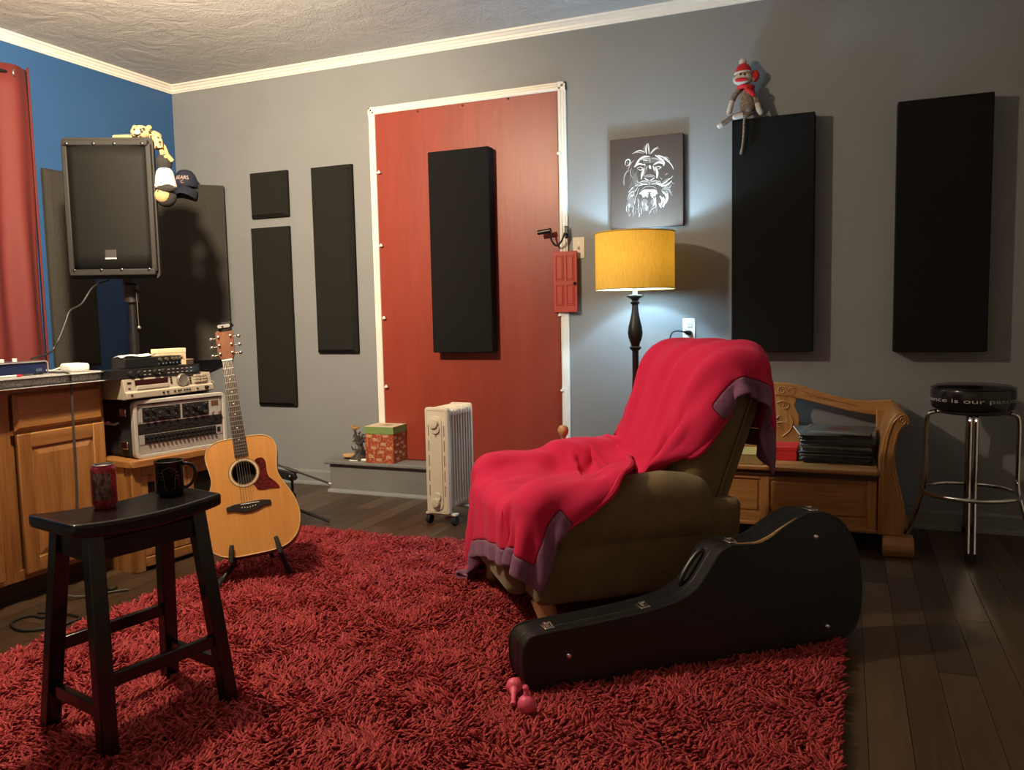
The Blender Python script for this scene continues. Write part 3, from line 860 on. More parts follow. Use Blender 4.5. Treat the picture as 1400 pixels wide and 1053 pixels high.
MB().box(-0.05, 0.0, 0.0, 0.165, 0, 0.118).build('box', mat('cream card', (0.58, 0.47, 0.29), 0.7), ct, bevel=0.002)
MB().box(-0.051, 0.001, -0.001, 0.166, 0.098, 0.119).build('lid', mat('pale cream card', (0.66, 0.56, 0.37), 0.7), ct, bevel=0.002)
vs, fs = text_verts('SWL', 0.030)
m = MB(); m.add([(0.0006, 0.098 + a, 0.062 + c) for a, c in vs], fs)
m.build('red_print', mat('red print', (0.42, 0.06, 0.04), 0.6), ct, smooth=False)
bk_ = thing('power_adapter', 'rounded white charger block at the worktop corner', 'charger', (1.285, -1.985, ZT), R(-10))
MB().prism(rrect(-0.06, 0.06, -0.04, 0.05, 0.03), 0, 0.038, 'z').build('body', M['paper'], bk_, bevel=0.012, seg=3)
MB().tube(smooth_path([(-0.05, -0.03, 0.02), (-0.09, -0.05, 0.006), (-0.16, -0.03, 0.005), (-0.22, -0.06, 0.005)], 6), 0.004, 6).build('lead', M['paper'], bk_)
# black box behind on the deck
gb = thing('power_conditioner', 'flat dark brown equipment box behind the black rack unit', 'equipment box', (1.26, -1.47, ZR - 0.006), R(-5))
MB().box(-0.20, -0.10, 0.0, 0.30, 0, 0.15).build('case', mat('dark brown vinyl', (0.05, 0.032, 0.02), 0.6), gb, bevel=0.006)
MB().box(-0.20, -0.10, 0.0, 0.30, 0.15, 0.155).build('lid', mat('tan lid', (0.26, 0.19, 0.11), 0.6), gb, bevel=0.002)
cc = thing('cable_coil', 'loose coil of grey cable beside the champagne tape deck', 'cable', (1.455, -1.382, SH + RH + 0.004))
for k in range(5):
    a0 = k * 1.1; rr = 0.035 + 0.006 * k
    pts = [(rr * 0.9 * math.cos(a) + 0.004 * math.sin(3 * a + k), rr * 0.62 * math.sin(a), 0.006 + 0.009 * k + 0.006 * math.sin(2 * a + a0)) for a in [2 * PI * j / 20 for j in range(20)]]
    MB().tube(pts, 0.0045, 6, closed=True).build('loop', M['cable_grey'], cc)

# ================================================================== loudspeaker on a tripod pole
SPF = at_d(150.5, 285, 4.10)     # centre of the grille
fwd_h = Vector((_fw.x, _fw.y, 0)).normalized()
sa = math.atan2(-fwd_h.x, fwd_h.y) + R(5)
SPH = 0.700
sp = thing('loudspeaker', 'black powered loudspeaker with metal grille raised on a pole', 'loudspeaker', (SPF.x, SPF.y, SPF.z - SPH / 2), sa)
# local: x right, -y towards the camera, z up; grille at y=0
bod = []
for (y, w, z0, z1) in [(0.012, 0.440, 0.0, SPH), (0.04, 0.440, 0.0, SPH), (0.15, 0.375, 0.010, SPH - 0.010), (0.28, 0.285, 0.03, SPH - 0.03), (0.355, 0.20, 0.05, SPH - 0.05)]:
    bod.append([(a, y, b_) for a, b_ in rrect(-w / 2, w / 2, z0, z1, 0.020, 3)])
b_ = MB(); b_.grid(bod, wrap_u=True); n = len(bod[0])
b_.f += [tuple(range(n)), tuple(range(4 * n, 5 * n))[::-1]]; b_.mi += [0, 0]
cbn = b_.build('cabinet', M['grey_plastic'], sp, bevel=0.004)
def grille_mat():
    m, nt, b = new_mat('perforated grille')
    v = coords(nt, (190, 1, 190))
    vo = nt.nodes.new('ShaderNodeTexVoronoi'); vo.inputs['Scale'].default_value = 1.0; vo.inputs['Randomness'].default_value = 0.0
    lnk(nt, v, vo.inputs['Vector'])
    lnk(nt, ramp(nt, vo.outputs['Distance'], [(0.30, (0.002, 0.002, 0.002)), (0.42, (0.0065, 0.006, 0.0055))]), b.inputs['Base Color'])
    b.inputs['Roughness'].default_value = 0.7
    b.inputs['Specular IOR Level'].default_value = 0.15
    return m


rows = []
for i in range(9):
    zz = 0.045 + (SPH - 0.085) * i / 8
    rows.append([(-0.190 + 0.38 * j / 12, -0.016 * (1 - (2 * j / 12 - 1) ** 2) - 0.001, zz) for j in range(13)])
MB().grid(rows, flip=False).build('grille', grille_mat(), sp, solid=0.002)
for x in (-0.203, 0.203):
    MB().box(x - 0.013, x + 0.013, -0.010, 0.02, 0.03, SPH - 0.03).build('side_rail', M['grey_plastic'], sp, bevel=0.005)
MB().box(-0.205, 0.205, -0.020, 0.02, SPH - 0.042, SPH - 0.012).build('top_bar', M['grey_plastic'], sp, bevel=0.006)
MB().box(-0.21, 0.21, -0.020, 0.02, 0.012, 0.045).build('bottom_bar', M['grey_plastic'], sp, bevel=0.006)
s0 = None
for x in (-0.185, -0.055, 0.045, 0.180):
    for z in (SPH - 0.032, 0.040):
        if s0 is None: s0 = MB(Matrix.Rotation(PI / 2, 4, 'X')).lathe([(0.008, 0), (0.008, 0.004), (0.004, 0.006)], 8).build('grille_screw', M['black_metal'], sp, loc=(x, -0.018, z))
        else: share(s0, sp, (x, -0.018, z))
bdg = MB().cbox((0, 0, 0), (0.055, 0.006, 0.046)).build('badge', mat('dark badge', (0.020, 0.019, 0.018), 0.5), sp, bevel=0.001, loc=(-0.002, -0.0195, 0.118))
MB().box(-0.0275, 0.0275, -0.0045, -0.003, -0.023, -0.018).build('badge_line', M['white'], bdg, smooth=False)
MB().lathe([(0.026, -0.02), (0.026, 0.02), (0.03, 0.03)], 16, (0, 0.175, 0)).build('pole_cup', M['black_plastic'], sp)

PB = sp.location + Vector((fwd_h.x, fwd_h.y, 0)) * 0.175
ss = thing('speaker_stand', 'black tripod speaker stand behind the rack gear', 'speaker stand', (PB.x, PB.y, 0))
zt = SPF.z - SPH / 2
MB().tube([(0, 0, 0.30), (0, 0, zt - 0.28)], 0.024, 14).build('lower_pole', M['black_metal'], ss)
MB().tube([(0, 0, zt - 0.30), (0, 0, zt - 0.015)], 0.018, 14).build('upper_pole', M['black_metal'], ss)
MB().lathe([(0.030, zt - 0.125), (0.036, zt - 0.12), (0.036, zt - 0.03), (0.028, zt - 0.021)], 16).build('collar', M['black_plastic'], ss)
MB().tube([(0.03, -0.01, zt - 0.06), (0.075, -0.02, zt - 0.068)], [0.007, 0.010], 8).build('clamp_knob', M['black_plastic'], ss)
m = MB(); m.tube([(0.055, -0.018, zt - 0.07), (0.058, -0.018, zt - 0.20), (0.060, -0.018, zt - 0.245)], 0.0022, 6); m.ball((0.060, -0.018, zt - 0.255), 0.010, 8, 6)
m.build('safety_pin_tether', M['steel'], ss)
MB().lathe([(0.034, 0.60), (0.038, 0.605), (0.038, 0.67), (0.030, 0.68)], 14).build('brace_collar', M['black_plastic'], ss)
MB().lathe([(0.034, 0.28), (0.038, 0.285), (0.038, 0.33), (0.030, 0.335)], 14).build('leg_collar', M['black_plastic'], ss)
for a in (R(95), R(195), R(283)):
    c_, s_ = math.cos(a), math.sin(a)
    lg = MB().tube([(0.03 * c_, 0.03 * s_, 0.63), (0.30 * c_, 0.30 * s_, 0.02)], 0.012, 10).build('leg', M['black_metal'], ss)
    MB().tube([(0.285 * c_, 0.285 * s_, 0.05), (0.307 * c_, 0.307 * s_, 0.002)], 0.017, 10).build('rubber_foot', M['rubber'], lg)
    MB().tube([(0.03 * c_, 0.03 * s_, 0.31), (0.175 * c_, 0.175 * s_, 0.305)], 0.007, 8).build('brace', M['black_metal'], ss)

# ---- cables
sb = sp.location
def wpt(o, p):
    c_, s_ = math.cos(o.rotation_euler[2]), math.sin(o.rotation_euler[2])
    return Vector((o.location[0] + c_ * p[0] - s_ * p[1], o.location[1] + s_ * p[0] + c_ * p[1], o.location[2] + p[2]))


a_ = wpt(sp, (-0.09, 0.16, -0.002))
pts = [a_, at_d(128, 392, 4.12), at_d(112, 415, 4.05), at_d(96, 425, 3.98), at_d(90, 440, 3.95), at_d(80, 465, 3.90), at_d(68, 482, 3.85), Vector((1.20, -2.12, ZT + 0.0655))]
tag(MB().tube(smooth_path(pts, 6), 0.0048, 8).build('speaker_cable', M['cable_black']), 'black cable sagging from the loudspeaker to the worktop', 'cable')
pts = [(1.215, -2.10, ZT + 0.006), (1.33, -2.107, ZT + 0.007), (1.402, -2.112, ZT + 0.004), (1.423, -2.115, 0.89), (1.426, -2.12, 0.70), (1.428, -2.125, 0.45), (1.432, -2.155, 0.24), (1.455, -2.235, 0.12),
       (1.50, -2.275, 0.03), (1.56, -2.22, 0.006), (1.62, -2.14, 0.006), (1.66, -2.10, 0.006)]
tag(MB().tube(smooth_path(pts, 6), 0.0048, 8).build('patch_cable', M['cable_dark']), 'dark cable hanging over the worktop edge down the oak cabinet', 'cable')
pts = [at_z(60, 845, 0.006), at_z(40, 842, 0.006), at_z(15, 852, 0.006), at_z(30, 862, 0.006), at_z(70, 858, 0.006), at_z(110, 845, 0.006), at_z(80, 838, 0.006), at_z(52, 838, 0.006)]
tag(MB().tube(smooth_path(pts, 6), 0.005, 8).build('floor_cable', M['cable_black']), 'black cable looped on the floor before the oak cabinet', 'cable')
pts = [at_z(128, 784, 0.008), at_z(136, 798, 0.008), at_z(150, 806, 0.008), at_z(160, 803, 0.008)]
tag(MB().tube(smooth_path(pts, 6), 0.006, 8).build('extension_lead', M['cable_black']), 'short black cord on the floor beside the media stand', 'cable')

# ================================================================== plush animals and cap by the loudspeaker
def spots_mat():
    m, nt, b = new_mat('spotted tan plush')
    vo = nt.nodes.new('ShaderNodeTexVoronoi'); vo.inputs['Scale'].default_value = 42
    lnk(nt, coords(nt), vo.inputs['Vector'])
    lnk(nt, ramp(nt, vo.outputs['Distance'], [(0.26, (0.03, 0.018, 0.010)), (0.40, (0.36, 0.26, 0.13))]), b.inputs['Base Color'])
    b.inputs['Roughness'].default_value = 0.95
    return m


M['spots'] = spots_mat()
pt = thing('plush_leopard', 'spotted tan plush leopard lying on top of the loudspeaker', 'plush toy', wpt(sp, (0.155, 0.05, SPH)), sa)
m = MB(); m.ball((0.0, 0.09, 0.035), (0.075, 0.06, 0.035), 16, 10); m.build('body', M['spots'], pt)
hd = MB(); hd.ball((0.0, 0.0, 0.036), (0.050, 0.042, 0.036), 16, 10); hd = hd.build('head', M['spots'], pt)
for x in (-0.035, 0.035):
    MB().ball((x, 0.02, 0.066), (0.014, 0.008, 0.012), 10, 6).build('ear', M['tan_plush'], hd)
for x in (-0.018, 0.014):
    MB().ball((x, -0.039, 0.044), 0.0055, 8, 6).build('eye', M['black_plush'], hd)
MB().ball((-0.004, -0.044, 0.026), (0.018, 0.012, 0.011), 10, 6).build('muzzle', M['white_plush'], hd)
for (p, q) in (((-0.03, 0.03, 0.016), (-0.13, 0.0, 0.012)), ((-0.03, 0.10, 0.016), (-0.12, 0.09, 0.012))):
    MB().tube([p, ((p[0] + q[0]) / 2, (p[1] + q[1]) / 2, 0.016), q], [0.016, 0.014, 0.012], 10).ball(q, 0.0122, 10, 6).build('paw', M['tan_plush'], pt)
MB().tube(smooth_path([(0.03, 0.03, 0.02), (0.062, 0.0, 0.015), (0.088, -0.015, -0.01), (0.092, -0.02, -0.05)], 4), [0.017] * 6 + [0.022] * 7, 10).build('paw', M['spots'], pt)

dl = thing('plush_doll', 'plush doll in a white shirt hanging head down beside loudspeaker', 'plush toy', wpt(sp, (0.262, 0.05, SPH - 0.35)), sa)
m = MB(); m.lathe([(0.018, 0.275), (0.034, 0.262), (0.040, 0.235), (0.036, 0.215), (0.030, 0.205)], 14); m.build('trousers', M['black_plush'], dl)
MB().tube([(0.005, -0.02, 0.258), (0.03, -0.028, 0.262), (0.043, -0.012, 0.242)], [0.010, 0.013, 0.012], 8).build('belt', M['tan_plush'], dl)
MB().lathe([(0.026, 0.208), (0.040, 0.190), (0.050, 0.150), (0.057, 0.112), (0.052, 0.105)], 16).build('shirt', M['white_plush'], dl)
hd = MB().ball((0.0, 0.0, 0.062), (0.052, 0.050, 0.052), 16, 10).build('hair', M['black_plush'], dl)
MB().ball((-0.008, -0.020, 0.066), (0.043, 0.040, 0.040), 16, 10).build('face', M['tan_plush'], hd)
for x in (-0.022, 0.004):
    MB().ball((x, -0.052, 0.084), 0.0045, 8, 6).build('eye', M['black_plush'], hd)
MB().ball((0.014, -0.042, 0.10), (0.045, 0.02, 0.022), 12, 8).build('collar', M['black_plush'], dl)
MB().tube([(0.0, -0.01, 0.27), (-0.012, -0.005, 0.31), (-0.022, 0.0, 0.352)], [0.014, 0.011, 0.010], 8).build('leg', M['tan_plush'], dl)
MB().tube([(0.012, 0.01, 0.27), (0.0, 0.01, 0.315), (-0.03, 0.012, 0.358)], [0.014, 0.011, 0.010], 8).build('leg', M['tan_plush'], dl)

# navy cap resting over the top edge of the corner panel
capc = at_z(254, 252, 2.065)
cp = thing('baseball_cap', 'navy baseball cap with lettering hung on the corner panel', 'cap', (capc.x, capc.y, 2.030), math.atan2(-fwd_h.x, fwd_h.y) + R(6))
rows = []
for i in range(9):
    t = i / 8
    rr = math.cos(t * PI / 2) ** 0.75
    zz = 0.12 * math.sin(t * PI / 2) ** 0.9
    rows.append([(0.078 * rr * math.cos(a), 0.088 * rr * math.sin(a), zz + 0.010) for a in [2 * PI * k / 24 for k in range(24)]])
MB().grid(rows, wrap_u=True).build('crown', M['navy'], cp, solid=0.003)
rows = []
for i in range(7):
    t = i / 6
    rows.append([((0.076 + 0.004 * t) * math.cos(a) * (1 - 0.12 * t * t), -0.086 * abs(math.sin(a)) ** 0.8 - 0.058 * t * (0.35 + 0.65 * abs(math.sin(a))), 0.012 - 0.055 * t - 0.030 * math.cos(a) ** 2) for a in [PI + PI * k / 18 for k in range(19)]])
MB().grid(rows).build('brim', M['navy'], cp, solid=0.004)
MB().ball((0, 0, 0.131), (0.007, 0.007, 0.004), 8, 6).build('button', M['navy'], cp)
def cap_text(txt, size, zc, mt, nm, x0=0.0):
    vs, fs = text_verts(txt, size)
    cx_ = (max(v[0] for v in vs) + min(v[0] for v in vs)) / 2
    out = []
    for a, b_ in vs:
        z = zc + b_; t = max(0, min(1, (z - 0.010) / 0.12))
        ang = (a - cx_ + x0) / 0.086
        rr = math.cos(math.asin(t ** (1 / 0.9))) ** 0.75
        out.append(((0.078 * rr + 0.0035) * math.sin(ang), -(0.088 * rr + 0.0035) * math.cos(ang), z))
    MB().add(out, fs).build(nm, mt, cp, smooth=False)


cap_text('BEARS', 0.036, 0.056, mat('white orange embroidery', (0.72, 0.52, 0.42), 0.8), 'lettering')
cap_text('C', 0.030, 0.030, mat('orange embroidery', (0.65, 0.28, 0.16), 0.8), 'emblem')
# ================================================================== acoustic guitar on its stand
RUGZ = 0.022
GB = at_d(350, 757, 3.42); GT = at_d(304, 447, 3.67)
gz = (GT - GB).normalized(); GL = (GT - GB).length
gy = (CAM - GB).normalized() * -1
gy = (gy + Vector((0.10, 0.0, 0))).normalized()
gy = (gy - gz * gy.dot(gz)).normalized()
gx = gy.cross(gz)
gt = thing('acoustic_guitar', 'natural spruce acoustic guitar with dark red pickguard on a stand', 'guitar')
gt.matrix_world = Matrix(((gx.x, gy.x, gz.x, GB.x), (gx.y, gy.y, gz.y, GB.y), (gx.z, gy.z, gz.z, GB.z), (0, 0, 0, 1)))
half = sm2([(0.0, 0.0), (0.075, 0.002), (0.135, 0.016), (0.180, 0.055), (0.200, 0.110), (0.201, 0.160), (0.188, 0.215), (0.163, 0.268), (0.142, 0.312), (0.136, 0.345), (0.140, 0.380), (0.147, 0.420), (0.147, 0.452), (0.132, 0.485), (0.095, 0.505), (0.04, 0.510), (0.0, 0.510)], 4)
out = half + [(-a, b) for a, b in half[-2:0:-1]]
# body: sides and back
b_ = MB(); n = len(out)
vs = [(a, 0.004, b) for a, b in out] + [(a, 0.100 + 0.018 * (1 - b / 0.51), b) for a, b in out]
b_.add(vs, [(i, n + i, n + (i + 1) % n, (i + 1) % n) for i in range(n)] + [tuple(range(n, 2 * n))])
b_.build('sides_and_back', M['mahogany'], gt, angle=50)
# top with a sound hole: ring of quads between outline and hole, sampled by angle
HC = (0.0, 0.352); HR = 0.050
tp_ = MB(); N2 = 72; ring = []
for k in range(N2):
    a = 2 * PI * k / N2; dx, dz = math.cos(a), math.sin(a)
    best = 9
    for i in range(n):
        p, q = out[i], out[(i + 1) % n]
        ex, ez = q[0] - p[0], q[1] - p[1]
        den = dx * ez - dz * ex
        if abs(den) < 1e-9: continue
        t = ((p[0] - HC[0]) * ez - (p[1] - HC[1]) * ex) / den
        s_ = ((p[0] - HC[0]) * dz - (p[1] - HC[1]) * dx) / den
        if t > 0 and -1e-6 <= s_ <= 1 + 1e-6: best = min(best, t)
    ring.append((HC[0] + dx * best, HC[1] + dz * best))
hole = [(HC[0] + HR * math.cos(2 * PI * k / N2), HC[1] + HR * math.sin(2 * PI * k / N2)) for k in range(N2)]
vs = [(a, 0.0, b) for a, b in ring] + [(a, 0.0, b) for a, b in hole] + [(a, 0.005, b) for a, b in hole] + [(a, 0.005, b) for a, b in ring]
fs = []
for q in range(3):
    for k in range(N2):
        k2 = (k + 1) % N2; fs.append((q * N2 + k, q * N2 + k2, (q + 1) * N2 + k2, (q + 1) * N2 + k)[::-1])
tp_.add(vs, fs).build('soundboard', M['spruce'], gt, smooth=False)
MB().tube([(a, -0.0002, b) for a, b in out], 0.0024, 6, closed=True).build('binding', mat('cream binding', (0.62, 0.42, 0.20), 0.4), gt)
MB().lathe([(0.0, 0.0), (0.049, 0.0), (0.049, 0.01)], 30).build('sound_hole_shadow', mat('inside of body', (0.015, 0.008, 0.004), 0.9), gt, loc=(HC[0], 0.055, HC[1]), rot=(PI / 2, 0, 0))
ro = []
for r_ in (0.0515, 0.0535, 0.0560, 0.0625, 0.0650):
    ro.append([(HC[0] + r_ * math.cos(a), -0.0008, HC[1] + r_ * math.sin(a)) for a in [2 * PI * k / 48 for k in range(48)]])
rb = MB()
for i, (c0) in enumerate((0, 1, 1, 0)):
    rb.cur = c0 if i != 2 else 2
    rb.grid([ro[i], ro[i + 1]], wrap_u=True)
rb.build('rosette', [M['rosewood'], mat('pale rosette ring', (0.62, 0.52, 0.38), 0.35), mat('abalone ring', (0.55, 0.42, 0.26), 0.25)], gt, smooth=False)
# pickguard
def red_tortoise():
    m, nt, b = new_mat('red tortoise plastic')
    nn_ = noise(nt, coords(nt), 70, 4, 0.6)
    lnk(nt, ramp(nt, nn_, [(0.4, (0.045, 0.004, 0.004)), (0.6, (0.13, 0.012, 0.010))]), b.inputs['Base Color'])
    b.inputs['Roughness'].default_value = 0.2
    return m


pg = sm2([(0.050, 0.398), (0.066, 0.406), (0.086, 0.402), (0.095, 0.380), (0.094, 0.345), (0.100, 0.315), (0.122, 0.290), (0.138, 0.262), (0.128, 0.258), (0.100, 0.262), (0.070, 0.262), (0.046, 0.268), (0.038, 0.285), (0.030, 0.298)], 3)
arc = [(HC[0] + 0.0660 * math.cos(R(t)), HC[1] + 0.0660 * math.sin(R(t))) for t in range(-62, 44, 12)]
MB().prism(pg + arc, -0.002, 0.0005, 'y').build('pickguard', red_tortoise(), gt, smooth=False)
# bridge
bo = [(-0.092, 0.214), (-0.055, 0.222), (0.055, 0.222), (0.092, 0.214), (0.092, 0.196), (0.060, 0.194), (0.030, 0.182), (0.0, 0.178), (-0.030, 0.182), (-0.060, 0.194), (-0.092, 0.196)]
br = MB().prism(bo, -0.009, 0.0, 'y').build('bridge', mat('ebony', (0.010, 0.006, 0.005), 0.4), gt, bevel=0.002)
MB(Matrix.Rotation(R(2), 4, 'Y')).box(-0.038, 0.038, -0.012, -0.006, 0.2135, 0.2165).build('saddle', M['paper'], br, smooth=False)
pin = None
for k in range(6):
    x = -0.0275 + 0.011 * k; z = 0.202 - 0.004 * (1 - abs(k - 2.5) / 2.5)
    if pin is None: pin = MB().ball((0, 0, 0), (0.0028, 0.003, 0.0028), 8, 6).build('bridge_pin', M['paper'], br, loc=(x, -0.010, z))
    else: share(pin, br, (x, -0.010, z))
# neck, fretboard
NUT = 0.869 * GL / 1.035
f14 = 0.51
b_ = MB(); b_.add([(-0.022, -0.0065, 0.425), (0.022 + 0.006, -0.0065, 0.425), (0.022, -0.0065, NUT), (-0.022, -0.0065, NUT)], [])
fb = MB(); fb.prism([(-0.0285, 0.425), (0.0285, 0.425), (0.0222, NUT), (-0.0222, NUT)], -0.0065, 0.0, 'y')
fb = fb.build('fretboard', M['rosewood'], gt, smooth=False)
nk = MB(); rows = []
for z, w, d in ((0.49, 0.027, 0.075), (0.515, 0.0265, 0.050), (0.54, 0.0262, 0.026), (0.60, 0.0255, 0.021), (NUT - 0.02, 0.0222, 0.019), (NUT, 0.022, 0.022), (NUT + 0.02, 0.022, 0.018)):
    rows.append([(w * math.cos(a), 0.0 + d * math.sin(a), z) for a in [PI * k / 8 for k in range(9)]])
nk.grid(rows, flip=True).build('neck', M['mahogany'], gt)
SCL = 0.648 * GL / 1.035
for k in range(1, 21):
    z = NUT - SCL * (1 - 2 ** (-k / 12))
    if z < 0.427: break
    w = 0.0222 + (0.0285 - 0.0222) * (NUT - z) / (NUT - 0.425)
    MB().box(-w, w, -0.0078, -0.0065, z - 0.0011, z + 0.0011).build('fret', M['nickel'], fb, smooth=False)
ind = None
for k in (3, 5, 7, 9, 12, 15):
    z = NUT - SCL * (1 - (2 ** (-k / 12) + 2 ** (-(k - 1) / 12)) / 2)
    if ind is None: ind = MB().cbox((0, -0.0068, 0), (0.0045, 0.001, 0.0045)).build('inlay', M['paper'], fb, loc=(0, 0, z), rot=(0, R(45), 0))
    else: share(ind, fb, (0, 0, z))
MB().box(-0.0225, 0.0225, -0.0105, 0.004, NUT, NUT + 0.0055).build('nut', M['paper'], gt, smooth=False)
for k in range(6):
    xs = -0.0275 + 0.011 * k; xn = -0.0175 + 0.007 * k
    MB().tube([(xs, -0.0125, 0.2145), (xn, -0.0108, NUT + 0.004)], 0.0009 - 0.00007 * k, 5, caps=False).build('string', M['nickel'], gt)
HT = GL
hs = [(-0.0225, NUT + 0.004), (0.0225, NUT + 0.004), (0.030, NUT + 0.025), (0.0365, NUT + 0.040), (0.0385, HT - 0.012), (0.030, HT), (0.010, HT - 0.006), (0.0, HT - 0.003), (-0.010, HT - 0.006), (-0.030, HT), (-0.0385, HT - 0.012), (-0.0365, NUT + 0.040), (-0.030, NUT + 0.025)]
sk = MB()
bend = lambda z: 0.004 + max(0, z - NUT) * 0.22
q = len(hs)
sk.add([(a, bend(b), b) for a, b in hs] + [(a, bend(b) + 0.014, b) for a, b in hs], [tuple(range(q)), tuple(range(q, 2 * q))[::-1]] + [(i, i + q, (i + 1) % q + q, (i + 1) % q) for i in range(q)])
hsO = sk.build('headstock', M['head_veneer'], gt, bevel=0.0015)
for s_ in (-1, 1):
    for k in range(3):
        z = NUT + 0.040 + 0.044 * k
        pe = MB(); pe.tube([(0, 0, 0), (0, -0.016, 0)], [0.0035, 0.003], 8); pe.lathe([(0.006, 0), (0.006, 0.003)], 10, (0, 0, 0))
        pe = pe.build('tuning_post', M['nickel'], hsO, loc=(s_ * 0.026, bend(z), z))
        tn = MB(); tn.tube([(s_ * 0.012, 0.010, 0), (s_ * 0.026, 0.010, 0)], 0.0025, 8); tn.ball((s_ * 0.034, 0.010, 0), (0.010, 0.006, 0.0085), 10, 8)
        tn.build('tuner', M['chrome'], hsO, loc=(s_ * 0.026, bend(z), z))
cpo = thing('clip_tuner', 'black clip-on capo pinched on the guitar headstock tip', 'guitar capo')
cpo.matrix_world = gt.matrix_world @ Matrix.Translation((0.004, bend(HT), HT + 0.001))
MB().prism(rrect(-0.030, 0.030, 0.0, 0.022, 0.009), -0.018, -0.003, 'y').build('body', M['black_plastic'], cpo, bevel=0.003)
MB().tube([(-0.022, 0.018, 0.004), (-0.004, -0.006, 0.026), (0.03, -0.012, 0.024), (0.040, -0.004, 0.010)], [0.006, 0.008, 0.008, 0.005], 8).build('jaw', M['black_plastic'], cpo)
MB().ball((-0.006, -0.020, 0.010), 0.005, 8, 6).build('pivot', M['steel'], cpo)

# stand
gs = thing('guitar_stand', 'black folding A-frame stand holding the acoustic guitar', 'guitar stand', (GB.x, GB.y, RUGZ))
def gl(p):   # guitar local -> stand local
    return (gt.matrix_world @ Vector(p)) - Vector((GB.x, GB.y, RUGZ))


fl_, fr_ = at_z(298, 800, RUGZ + 0.012) - Vector((GB.x, GB.y, RUGZ)), at_z(396, 782, RUGZ + 0.012) - Vector((GB.x, GB.y, RUGZ))
for s_, ft in ((-1, fl_), (1, fr_)):
    ap = gl((s_ * 0.055, 0.16, 0.20))
    kn = gl((s_ * 0.100, 0.075, -0.020))
    MB().tube([ap, kn, kn * 0.45 + ft * 0.55, ft], 0.011, 10).build('leg', M['black_metal'], gs)
    d_ = (ft - kn).normalized()
    MB().tube([ft - d_ * 0.035, ft + d_ * 0.008], [0.013, 0.016], 10).build('rubber_foot', M['rubber'], gs)
    MB().tube([gl((s_ * 0.098, 0.12, -0.018)), gl((s_ * 0.098, 0.02, -0.016)), gl((s_ * 0.099, -0.020, -0.012)), gl((s_ * 0.094, -0.022, 0.030)), gl((s_ * 0.090, -0.012, 0.050))], [0.010, 0.011, 0.012, 0.010, 0.009], 10).build('cradle_arm', M['rubber'], gs)
MB().tube([gl((-0.055, 0.16, 0.20)), gl((0.055, 0.16, 0.20))], 0.012, 10).build('hinge_bar', M['black_metal'], gs)
rear = Vector((-0.16, 0.30, 0.010))
MB().tube([gl((0, 0.16, 0.20)), rear], 0.010, 10).build('leg', M['black_metal'], gs)

# ================================================================== low boom microphone stand behind the guitar
mp_ = at_z(402, 716, 0)
ms = thing('microphone_stand', 'low black boom microphone stand behind the guitar', 'microphone stand', (mp_.x, mp_.y, 0))
to = lambda px, py: at_d(px, py, (mp_ - CAM).dot(_fw)) - Vector((mp_.x, mp_.y, 0))
hp = to(402, 650)
MB().tube([(0, 0, 0.05), (0, 0, hp.z * 0.55)], 0.013, 10).build('lower_tube', M['black_metal'], ms)
MB().tube([(0, 0, hp.z * 0.5), (0, 0, hp.z)], 0.008, 10).build('upper_tube', M['black_metal'], ms)
MB().lathe([(0.016, hp.z * 0.5), (0.018, hp.z * 0.52), (0.018, hp.z * 0.62), (0.014, hp.z * 0.64)], 12).build('clutch', M['black_plastic'], ms)
MB().prism([(-0.095, hp.z - 0.012), (-0.10, hp.z + 0.034), (0.02, hp.z + 0.020), (0.03, hp.z - 0.012), (0.012, hp.z - 0.026)], -0.014, 0.014, 'y').build('swivel_head', M['black_plastic'], ms, bevel=0.004)
MB().ball((0.0, -0.018, hp.z + 0.002), 0.007, 8, 6).build('pivot_bolt', M['steel'], ms)
a_, e_ = to(352, 626), to(456, 659.5)
e_ = e_ + Vector((0.01, -0.04, 0))
MB().tube([a_, e_], 0.0055, 8).build('boom_arm', M['black_metal'], ms)
mid = a_ * 0.45 + e_ * 0.55
MB().tube([a_ * 0.62 + e_ * 0.38, mid], 0.009, 8).build('boom_clutch', M['black_plastic'], ms)
MB().tube([e_ - (e_ - a_).normalized() * 0.012, e_ + (e_ - a_).normalized() * 0.006], 0.008, 8).build('boom_tip', M['steel'], ms)
for a in (R(20), R(140), R(255)):
    MB().tube([(0.012 * math.cos(a), 0.012 * math.sin(a), 0.085), (0.20 * math.cos(a), 0.20 * math.sin(a), 0.011)], 0.009, 8).build('leg', M['black_metal'], ms)

# ================================================================== black saddle stool
so = thing('saddle_stool', 'black wooden saddle stool with a can and a mug on it', 'stool', (2.612, -2.918, RUGZ - 0.004), R(77.5))
SLh, SDh = 0.216, 0.118
def seat_z(x): return 0.600 + 0.014 * (x / SLh) ** 2


rows_t, rows_b = [], []
for i in range(17):
    x = -SLh + 2 * SLh * i / 16
    rows_t.append([(x, y, seat_z(x)) for y in (-SDh, -SDh * .5, 0, SDh * .5, SDh)])
    rows_b.append([(x, y, seat_z(x) - 0.042 + 0.006 * (abs(x) / SLh) ** 2) for y in (-SDh, -SDh * .5, 0, SDh * .5, SDh)])
b_ = MB(); b_.grid(rows_t, flip=True); b_.grid(rows_b)
n5 = 5; off = 17 * 5
for i in range(16):
    b_.f.append((i * 5, i * 5 + 5, off + i * 5 + 5, off + i * 5)[::-1]); b_.f.append((i * 5 + 4, i * 5 + 9, off + i * 5 + 9, off + i * 5 + 4))
for j in range(4):
    b_.f.append((j, j + 1, off + j + 1, off + j)); b_.f.append((80 + j, 80 + j + 1, off + 80 + j + 1, off + 80 + j)[::-1])
b_.mi = [0] * len(b_.f)
stl = b_.build('seat', M['black_paint'], so, bevel=0.009, seg=3, angle=45)
tops = {}; feet = {}
